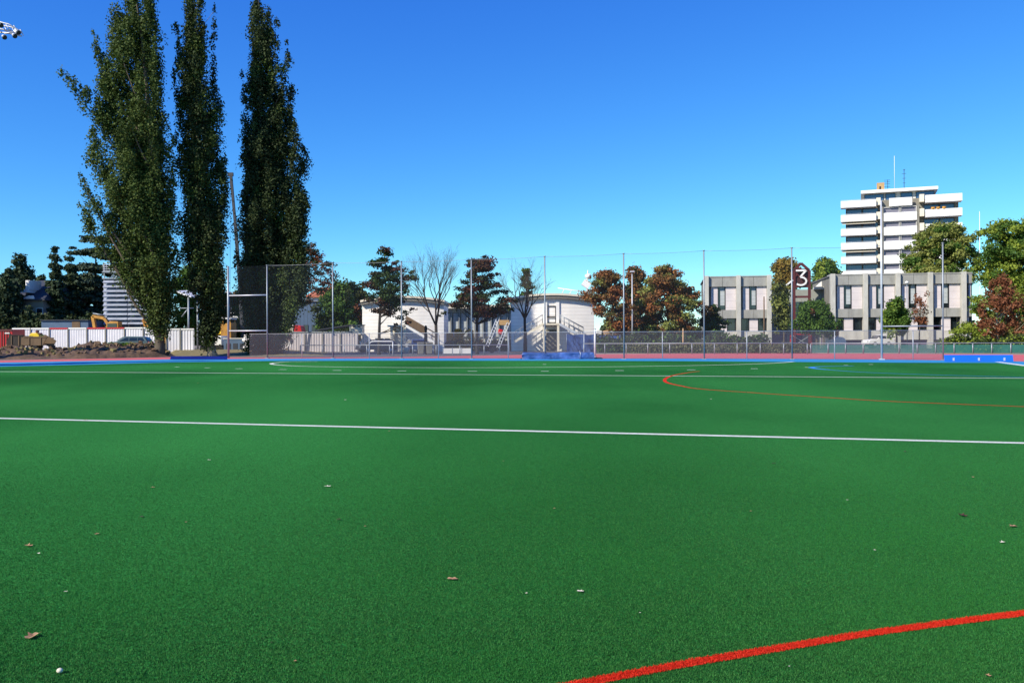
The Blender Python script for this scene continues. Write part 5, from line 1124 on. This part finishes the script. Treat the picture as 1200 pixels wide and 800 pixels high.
# crane truck with the tall telescopic boom
ZC = 112; cxp = 268; o = empty('crane_truck', (X(cxp, ZC), ZC, 0), 0, 'yellow crane truck with a very tall telescopic boom between the middle and right poplars', 'crane')
def kx_(px): return X(px, ZC) - X(cxp, ZC)
def kz_(py): return H(cxp, py, ZC)
b = MB(); b.box(kx_(247), kx_(288), -1.2, 1.2, .7, 1.25); b.build('chassis', M['darkframe'], o, bevel=.03)
for q in (250, 256, 274, 281): 
    for s in (-1.1, 1.1): b = MB(); b.cyl((kx_(q), s, .5), .5, .35, 'Y', 16); b.build('wheel', M['black'], o)
b = MB(); b.yprism([(kx_(262), 1.25), (kx_(274), 1.25), (kx_(274), kz_(378)), (kx_(262), kz_(380))], -1.1, 1.1); b.build('machine_deck', M['orange'], o, bevel=.05)
b = MB(); b.box(kx_(264), kx_(265.2), -1.1, -1, kz_(380), kz_(373.5)); b.box(kx_(272), kx_(273.2), -1.1, -1, kz_(379), kz_(373.5)); b.box(kx_(264), kx_(265.2), .9, 1, kz_(380), kz_(373.5)); b.box(kx_(272), kx_(273.2), .9, 1, kz_(379), kz_(373.5)); b.build('cab_frame', M['orange'], o)
b = MB(); b.add([(kx_(251), -1.4, kz_(372.5)), (kx_(274), -1.4, kz_(374.3)), (kx_(274), 1.3, kz_(374.3)), (kx_(251), 1.3, kz_(372.5)), (kx_(251), -1.4, kz_(371)), (kx_(274), -1.4, kz_(372.8)), (kx_(274), 1.3, kz_(372.8)), (kx_(251), 1.3, kz_(371))], [(3, 2, 1, 0), (4, 5, 6, 7), (0, 1, 5, 4), (1, 2, 6, 5), (2, 3, 7, 6), (3, 0, 4, 7)]); b.build('cab_roof', M['white'], o)
b = MB(); b.bar((kx_(248), -.6, kz_(396)), (kx_(272), -.6, kz_(384)), .35, .3); b.build('jib_arm', M['yellow'], o)
bm = MB(); bm.bar((kx_(284.5), .3, 1.3), (kx_(281), .3, kz_(340)), .5, .45); b2 = MB(); b2.bar((kx_(281), .3, kz_(341)), (kx_(275.5), .3, kz_(262)), .40, .36); b3 = MB(); b3.bar((kx_(275.5), .3, kz_(263)), (kx_(270.5), .3, kz_(205)), .32, .3); b3.cbox((kx_(270), .3, kz_(204)), .7, .35, .45)
bm.build('boom_section', M['boom'], o); b2.build('boom_section', M['boom'], o); b3.build('boom_section', M['boom'], o)
b = MB(); b.tube([(kx_(269.4), .3, kz_(204)), (kx_(269.2), .3, kz_(372))], .02, 4); b.build('hoist_cable', M['darkframe'], o)
# white flatbed truck and dark container
o = empty('flatbed_truck', (X(252, 96), 96, 0), 0, 'white truck half hidden behind the trunk of the middle poplar', 'truck')
def wx_(px): return X(px, 96) - X(252, 96)
b = MB(); b.box(wx_(246), wx_(263), -1, 1, .9, H(252, 393.5, 96)); b.build('load_box', M['white'], o, bevel=.04)
b = MB(); b.yprism([(wx_(240), .5), (wx_(245.5), .5), (wx_(245.5), 2.2), (wx_(241.5), 2.2), (wx_(240), 1.4)], -.95, .95); b.build('cab', M['white'], o, bevel=.06)
b = MB(); b.box(wx_(241.8), wx_(244.6), -.98, -.955, 1.4, 2.0); b.build('cab_window', M['glass'], o)
for x in (242.5, 251, 260): b = MB(); b.cyl((wx_(x), -.85, .45), .45, .3, 'Y', 16); b.build('wheel', M['black'], o)
o = empty('dark_container', (X(276, 94), 94, 0), 0, 'dark blue grey low container behind the two pole frame', 'container')
b = MB(); b.box(X(262, 94) - X(276, 94), X(288, 94) - X(276, 94), 0, 2.2, .25, H(276, 397, 94)); b.build('body', M['bluewall'], o, bevel=.04)
b = MB(); b.box(X(261, 94) - X(276, 94), X(289, 94) - X(276, 94), -.06, 2.26, H(276, 397, 94) + .005, H(276, 396, 94)); b.box(X(261, 94) - X(276, 94), X(289, 94) - X(276, 94), -.06, 2.26, 0, .245); b.build('edge_rail', M['offwhite'], o)
for i in range(3): b = MB(); x = X(265 + i * 8, 94) - X(276, 94); b.box(x, x + .5, -.03, -.003, .5, 1.1); b.build('hatch', M['slate'], o)
# stacked sacks
for i in range(5):
    Zs = 93; o = empty('stacked_sack', (X(292 + (i * 7 % 3) * 1.0, Zs), Zs - (i % 2) * .15, .0 + i * .4), 0, ['lowest', 'second', 'middle', 'fourth', 'topmost'][i] + ' white sack of the pile right of the dark container', 'sack', 'pile of white sacks')
    b = MB(); n = 12; 
    for k in range(6): a = k / 5; b.v += [(math.cos(t * 6.283 / n) * .72 * (1 - .25 * abs(2 * a - 1) ** 2), math.sin(t * 6.283 / n) * .45 * (1 - .3 * abs(2 * a - 1) ** 2), .02 + a * .46) for t in range(n)]
    b.f = [(k * n + t, k * n + (t + 1) % n, (k + 1) * n + (t + 1) % n, (k + 1) * n + t) for k in range(5) for t in range(n)] + [tuple(range(n))[::-1], tuple(range(5 * n, 6 * n))]; b.m = [0] * len(b.f); b.sm = [True] * (len(b.f) - 2) + [False] * 2
    b.build('bag', M['cloth_white'], o)
# steel ramp rails with timber box
ZR = 96; o = empty('loading_ramp', (X(588, ZR), ZR, 0), 0, 'pale twin railed ramp with a brown box on top left of the round building', 'ramp')
def px_(p): return X(p, ZR) - X(588, ZR)
def pz_(y): return H(588, y, ZR)
for (a, c) in (((583.5, 374), (571.5, 405)), ((597, 376), (584, 407))):
    b = MB(); p0, p1 = Vector((px_(a[0]), 0, pz_(a[1]))), Vector((px_(c[0]), -1.2, max(pz_(c[1]), .1))); dd = Vector((.16, 0, 0))
    b.bar(p0 - dd, p1 - dd, .07); b.bar(p0 + dd, p1 + dd, .07)
    for i in range(9): q = p0.lerp(p1, (i + .5) / 9); q2 = p0.lerp(p1, (i + 1.2) / 9); b.bar(q - dd, q2 + dd, .045)
    b.build('ramp_rail', M['galv_lt'], o)
b = MB(); b.box(px_(584.5), px_(597), -.1, 1.2, pz_(381), pz_(375)); b.build('top_box', M['ochre'], o, bevel=.03)
b = MB(); b.box(px_(584.5), px_(586), 0, .2, 0, pz_(381)); b.box(px_(595.5), px_(597), 0, .2, 0, pz_(381)); b.build('leg', M['galv'], o)
b = MB(); b.cbox((px_(586.3), -.15, pz_(388.5)), .5, .3, .55, Matrix.Rotation(.3, 3, 'Y')); b.build('red_drum', M['red'], o, bevel=.08)
o = empty('cable_drum', (X(576.5, 92), 92, 0), 0, 'small red and dark drum at the foot of the pale ramp', 'drum')
for s in (-.3, .3): b = MB(); b.cyl((0, s, .33), .32, .05, 'Y', 18); b.build('flange', M['darkred'], o)
b = MB(); b.cyl((0, 0, .33), .18, .5, 'Y', 14); b.build('core', M['black'], o)
# bins, pots, board
def bin_(label, px, Z, m, h=1.1):
    o = empty('wheeled_bin', (X(px, Z), Z, 0), R(10), label, 'bin', 'wheeled bins'); b = MB()
    b.add([(-.25, -.28, .08), (.25, -.28, .08), (.25, .22, .08), (-.25, .22, .08), (-.31, -.36, h), (.31, -.36, h), (.31, .36, h), (-.31, .36, h)], [(3, 2, 1, 0), (4, 5, 6, 7), (0, 1, 5, 4), (1, 2, 6, 5), (2, 3, 7, 6), (3, 0, 4, 7)]); b.build('tub', m, o, bevel=.03)
    b = MB(); b.cbox((0, 0, h + .04), .68, .8, .07, Matrix.Rotation(.05, 3, 'X')); b.build('lid', m, o, bevel=.02)
    for s in (-.26, .26): b = MB(); b.cyl((s, .3, .12), .12, .06, 'X', 12); b.build('wheel', M['black'], o)
bin_('grey wheeled bin, left of the pair near the stair foot', 493, 84, M['stone_gray']); bin_('grey wheeled bin, right of the pair near the stair foot', 503, 84, M['stone_gray'])
o = empty('flower_pot', (X(476.5, 95), 95, 0), 0, 'white tapered pot under the outside stair', 'pot'); b = MB(); b.tube([(0, 0, 0), (0, 0, .5), (0, 0, .56)], [.22, .34, .36], 14); b.build('pot', M['white'], o); b = MB(); b.cyl((0, 0, .57), .3, .02); b.build('soil', M['dirt'], o)
o = empty('white_barrier_board', (X(535, 82), 82, 0), 0, 'long pale board barrier under the bare and maroon trees', 'barrier')
x0, x1 = X(519, 82) - X(535, 82), X(552, 82) - X(535, 82)
for i in range(3): b = MB(); b.box(x0 + (x1 - x0) * i / 3 + .03, x0 + (x1 - x0) * (i + 1) / 3 - .03, 0, .05, .12, .62); b.build('panel', M['offwhite'], o)
for i in range(4): b = MB(); x = x0 + (x1 - x0) * i / 3; b.box(x - .025, x + .025, -.02, .07, 0, .7); b.build('post', M['galv'], o)
# stadium lamp mast: only the lamp frame reaches into view
ZM = 70; xm0 = X(-22, ZM, 35); zh = H(0, 33, ZM); o = empty('floodlight_mast', (xm0, ZM, 0), 0, 'stadium floodlight frame reaching in at the top left corner', 'floodlight')
b = MB(); b.tube([(0, 0, 0), (0, 0, zh + .5)], [.35, .16], 12); b.build('mast', M['galv_lt'], o)
def q_(px, py): return Vector((X(px, ZM, py) - xm0, 0, H(px, py, ZM)))
b = MB()
for dy in (0, .9): 
    b.tube([q_(-30, 22) + Vector((0, dy, 0)), q_(0, 26) + Vector((0, dy, 0)), q_(10, 28.5) + Vector((0, dy, 0)), q_(18, 33) + Vector((0, dy, 0))], .055, 6)
    b.tube([q_(-30, 33) + Vector((0, dy, 0)), q_(0, 34) + Vector((0, dy, 0)), q_(18, 38) + Vector((0, dy, 0))], .055, 6)
    for k in range(5): b.tube([q_(-20 + k * 9, 24 + k * 1.5) + Vector((0, dy, 0)), q_(-16 + k * 9, 33.6 + k * .9) + Vector((0, dy, 0))], .035, 5)
for k in range(6): a = q_(-20 + k * 7.5, 34); b.tube([a, a + Vector((0, .9, 0))], .04, 5)
b.tube([q_(7, 40.5) + Vector((0, -.2, 0)), q_(17, 39) + Vector((0, -.2, 0))], .06, 6); b.tube([q_(18, 33) , q_(19, 40)], .06, 6)
b.build('lamp_frame', M['galv_lt'], o)
for a, c in (((5.5, 43.5), (8, 45)), ((17.5, 42), (20, 43.5)), ((19.5, 37.5), (24, 39.5)), ((1.5, 29.5), (4, 31))):
    b = MB(); b.tube([q_(*a) + Vector((0, -.25, 0)), q_(*c) + Vector((.02, -.35, -.05))], [.10, .2], 10); f_ = b.build('floodlight', M['white'], o)
    b = MB(); e = q_(*c) + Vector((.02, -.35, -.05)); d_ = (e - q_(*a)).normalized(); b.tube([e, e + d_ * .06], .19, 10); b.build('lens', M['darkframe'], f_)
# trees just outside the left edge: their shadows lie on the pitch
for Zt, bpx, rws, lab in ((50.2, -195, [(110, -198, -192), (160, -225, -165), (300, -250, -140), (368, -240, -150)], 'young poplar beyond the left edge casting the far shadow on the blue run-off'),
                     (34.6, -638, [(4, -642, -634), (120, -668, -608), (290, -690, -586), (356, -676, -600)], 'young poplar beyond the left edge casting the short shadow on the turf')):
    tree(lab, Zt, bpx, rws, 110, .8, .3, 16000, M['pop'], 'young_poplar', group='young poplars outside the left edge', st=1.7, tr=.2, lean_up=True, limbs=20)

# --- person walking behind the mesh
def skin_body(name, verts, edges, radii, m, parent=None, sub=1):
    me = bpy.data.meshes.new(name); me.from_pydata(verts, edges, []); me.materials.append(m); o = bpy.data.objects.new(name, me); C.objects.link(o)
    md = o.modifiers.new('skin', 'SKIN'); md.use_smooth_shade = True
    lay = me.skin_vertices[0] if me.skin_vertices else None
    if lay is None:
        bpy.context.view_layer.objects.active = o; o.select_set(True); bpy.ops.mesh.customdata_skin_add(); lay = me.skin_vertices[0]
    for i, r in enumerate(radii): lay.data[i].radius = (r, r) if not hasattr(r, '__len__') else r; lay.data[i].use_root = (i == 0)
    s = o.modifiers.new('sub', 'SUBSURF'); s.levels = sub; s.render_levels = sub
    if parent: o.parent = parent
    return o
po = empty('person', (X(339.5, 92), 92, .43), R(0), 'person in a red top and white trousers walking behind the mesh fence', 'person')
V = [(0, 0, .95), (0, 0, 1.15), (0, 0, 1.38), (.01, 0, 1.5), (.02, 0, 1.58), (.03, 0, 1.68),                 # pelvis .. head
     (.02, -.09, .88), (.17, -.09, .50), (.10, -.09, .10), (.30, -.09, .05) if False else (.24, -.09, .04),      # near leg: hip knee ankle toe
     (-.02, .09, .88), (-.08, .09, .48), (-.34, .09, .14), (-.24, .09, .05),
     (0, -.2, 1.40), (-.10, -.25, 1.14), (.04, -.25, .95), (.09, -.25, .87),
     (0, .2, 1.40), (.10, .25, 1.14), (.25, .25, .98), (.31, .25, .92)]
E = [(0, 1), (1, 2), (2, 3), (3, 4), (4, 5), (0, 6), (6, 7), (7, 8), (8, 9), (0, 10), (10, 11), (11, 12), (12, 13), (2, 14), (14, 15), (15, 16), (16, 17), (2, 18), (18, 19), (19, 20), (20, 21)]
Rd = [.13, .12, .14, .06, .075, .10, .09, .06, .042, .04, .09, .06, .042, .04, .055, .042, .033, .03, .055, .042, .033, .03]
skin_body('body', V, E, Rd, M['skin'], po, 2)
sh = [V[0], V[1], V[2], (.005, 0, 1.46), V[14], V[15], V[18], V[19]]
skin_body('red_top', [(0, 0, .93)] + sh[1:], [(0, 1), (1, 2), (2, 3), (2, 4), (4, 5), (2, 6), (6, 7)], [.165, .155, .17, .08, .08, .065, .08, .065], M['cloth_red'], po, 1)
skin_body('white_trousers', [(0, 0, .98), V[6], V[7], (.11, -.09, .14), V[10], V[11], (-.31, .09, .18)], [(0, 1), (1, 2), (2, 3), (0, 4), (4, 5), (5, 6)], [.145, .115, .085, .07, .115, .085, .07], M['cloth_white'], po, 1)
skin_body('hair', [(.0, 0, 1.66), (.0, 0, 1.73), (-.03, 0, 1.74)], [(0, 1), (1, 2)], [.105, .095, .06], M['hair'], po, 1)
bgp = MB(); bgp.cbox((.30, -.30, .86), .3, .12, .34, Matrix.Rotation(.1, 3, 'Y')); o = bgp.build('dark_bag', M['carpaint_dk'], None, bevel=.03); o.location = po.location; tag(o, 'dark bag carried by the walking person in red', 'bag')

# --- fallen leaves on the turf
def leaf_obj(px, py, size_px, kind, k):
    g = G(px, py); s = size_px / F_PX * g.y; rr = random.Random(k * 7 + 1); b = MB(); n = 14
    ang = rr.uniform(0, 6.28); curl = rr.uniform(.15, .45); v = [(0, 0, .004)]
    for i in range(n):
        t = 2 * math.pi * i / n; r = .5 * (1 + .32 * math.cos(5 * t)) * (1 if i % 2 else .72) * rr.uniform(.8, 1.15)
        x, y = r * math.cos(t), r * .68 * math.sin(t); v.append((x, y, .01 + curl * (abs(y) ** 1.5 * 1.6 + max(0, x) * .35)))
    ca, sa = math.cos(ang), math.sin(ang); v = [((x * ca - y * sa) * s, (x * sa + y * ca) * s, z * s + .006) for x, y, z in v]
    b.add(v, [(0, 1 + i, 1 + (i + 1) % n) for i in range(n)])
    m = {'b': 'leaf_brown', 'w': 'leaf_white', 'd': 'leaf_dark'}[kind]
    st = MB(); st.tube([(-.45 * s * ca, -.45 * s * sa, .012), (-.8 * s * ca, -.8 * s * sa, .02)], .012 * s, 4)
    return b, g, m, st
def one(px, py, sz, kind, label, k):
    b, g, m, st = leaf_obj(px, py, sz, kind, k); o = b.build('fallen_leaf', M[m]); o.location = g + Vector((0, 0, .007)); tag(o, label, 'leaf', 'fallen leaves on the turf'); return o
one(38, 748, 22, 'b', 'largest curled brown leaf, near the lower left corner', 1)
one(530, 680, 15, 'b', 'brown leaf with pale fleck, lower middle of the turf', 2)
one(680, 694.5, 10, 'w', 'small tan leaf right of the lower middle leaf', 3)
one(1188, 618, 13, 'b', 'brown leaf near the right edge of the turf', 4)
one(1128, 605.5, 12, 'd', 'dark flat leaf upper left of the right edge leaf', 5)
one(1175, 637, 8, 'w', 'tiny pale leaf below the right edge brown leaf', 6)
one(384, 571, 9, 'w', 'pale leaf alone left of centre above a dark one', 7)
one(397, 610, 7, 'd', 'dark small leaf below the pale left centre leaf', 8)
one(33, 641, 11, 'b', 'reddish brown leaf near the left edge above the big one', 9)
one(1158, 794, 8, 'b', 'leaf in the bottom right corner below the red line', 10)
one(166, 606.5, 8, 'd', 'dark greenish leaf in the left part of the turf, right of two', 11)
one(114, 627, 7, 'b', 'small red brown leaf in the left part of the turf, left of two', 12)
SM = [(179, 572, 6, 'b'), (45, 650, 5, 'w'), (77, 695, 5, 'w'), (346, 777, 5, 'b'), (218, 613, 4, 'b'), (617, 697, 4, 'w'), (428, 618, 4, 'b'), (650, 597, 4, 'b'),
      (993, 587, 4, 'w'), (1025, 646, 4, 'w'), (245, 540, 5, 'w'), (456, 505.6, 4, 'b'), (590, 541, 4, 'b'), (833, 468, 4, 'w'), (405, 469, 4, 'w'), (232, 449, 3, 'b'), (907, 544, 7, 'd'), (1060, 530, 5, 'd'), (1140, 560, 5, 'b'), (880, 600, 4, 'b'), (100, 492.6, 5, 'b'), (143, 741, 3, 'd'), (318, 755, 3, 'd'), (750, 720, 3, 'w'), (925, 783, 3, 'w')]
for k, (a, c, d, e) in enumerate(SM):
    o = one(a, c, d, e, 'x', 20 + k); wx = ['far left', 'left', 'left of centre', 'right of centre', 'right', 'far right'][min(5, int(a / 200))]
    wy = 'beyond the near white line' if c < 500 else 'just this side of the near white line' if c < 560 else 'middle of the turf' if c < 630 else 'lower turf' if c < 720 else 'bottom of the view'
    if (a, c) == (590, 541): wy = 'halfway between the near white line and the pale leaf'
    if (a, c) == (77, 695): wy = 'between the dark-speckled big brown leaf and the reddish leaf'
    o['label'] = {'b': 'tiny brown leaf', 'w': 'tiny pale leaf', 'd': 'tiny dark leaf'}[e] + ', ' + wy + ', ' + wx
o = MB(); n = 10
for k in range(5): a = (k + .5) / 5 * math.pi; o.v += [(math.cos(t * 6.283 / n) * .013 * math.sin(a) * 1.2, math.sin(t * 6.283 / n) * .014 * math.sin(a), .014 - .012 * math.cos(a)) for t in range(n)]
o.f = [(k * n + t, k * n + (t + 1) % n, (k + 1) * n + (t + 1) % n, (k + 1) * n + t) for k in range(4) for t in range(n)] + [tuple(range(n))[::-1], tuple(range(4 * n, 5 * n))]; o.m = [0] * len(o.f); o.sm = [True] * len(o.f)
o = o.build('pebble', M['leaf_white']); o.location = G(70, 790) + Vector((0, 0, .006)); tag(o, 'small white pebble below the large curled leaf, lower left', 'pebble')
tree('broad dark evergreen mass filling the space below the layered cedar', 134, 98, [(318, 80, 112), (332, 66, 132), (350, 56, 140), (372, 54, 142), (390, 54, 142)], 190, 1.5, .45, 24000, M['cedar'], 'evergreen_tree', group='dark trees on the left', tr=.35, layered=1.4, st=.4, bark='bark_dark', edge=.7)
tree('dark bushy evergreen between the slate roofed house and the spruces', 132, 50, [(326, 44, 54), (340, 40, 62), (360, 40, 66), (388, 40, 66)], 70, 1.1, .42, 9000, M['conif'], 'evergreen_tree', group='dark trees on the left', tr=.25, bark='bark_dark')
FIB = ((.009, .072, .013), (.056, .225, .045), (.028, .170, .027))
# ==== PART FOUR: standing fibres of the near turf
def fibres(name, xs_, ys_, hgt, wid, m, z0):
    n = len(xs_); h = hgt * RNG.uniform(.6, 1.3, n); a = RNG.uniform(0, 6.283, n); ln = RNG.normal(0, .55, n) * h; la = RNG.uniform(0, 6.283, n)
    wx, wy = np.cos(a) * wid / 2, np.sin(a) * wid / 2
    V = np.empty((n, 3, 3)); V[:, 0] = np.stack([xs_ - wx, ys_ - wy, np.full(n, z0)], 1); V[:, 1] = np.stack([xs_ + wx, ys_ + wy, np.full(n, z0)], 1)
    V[:, 2] = np.stack([xs_ + ln * np.cos(la), ys_ + ln * np.sin(la), z0 + h], 1)
    me = bpy.data.meshes.new(name); me.vertices.add(3 * n); me.vertices.foreach_set('co', V.ravel()); me.loops.add(3 * n); me.loops.foreach_set('vertex_index', np.arange(3 * n))
    me.polygons.add(n); me.polygons.foreach_set('loop_start', np.arange(0, 3 * n, 3)); me.materials.append(m); me.update(calc_edges=True)
    o = bpy.data.objects.new(name, me); C.objects.link(o); return tag(o, kind='stuff')
LINE_PTS = np.array([(p.x, p.y) for p in RL_])
def line_y(x): return np.interp(x, LINE_PTS[:, 0], LINE_PTS[:, 1])
M['fibre'] = leaf_mat('turf_fibre', FIB[0], FIB[1], FIB[2], .15)
M['fibre_red'] = leaf_mat('red_turf_fibre', (.42, .016, .006), (.80, .05, .02), (.62, .03, .01), .15)
NF_ = 1400000
t_ = RNG.uniform(0, 1, NF_); Zf = 1 / (1 / 3.5 - t_ * (1 / 3.5 - 1 / 16.0)); Xf = RNG.uniform(-1, 1, NF_) * (.70 * Zf + 2.6)
dl_ = np.abs(Yd := (Zf - line_y(Xf))) ; keep = (dl_ > .04) | (Xf < LINE_PTS[0, 0])
fade = RNG.uniform(0, 1, NF_) < np.clip((16 - Zf) / 5, 0, 1)
fibres('turf_fibres', Xf[keep & fade], Zf[keep & fade], .0085, .004, M['fibre'], .004)
k_ = RNG.uniform(LINE_PTS[0, 0], LINE_PTS[-1, 0], 70000)
fibres('red_line_fibres', k_, line_y(k_) + RNG.normal(0, .026, 70000).clip(-.045, .045), .007, .005, M['fibre_red'], .008)
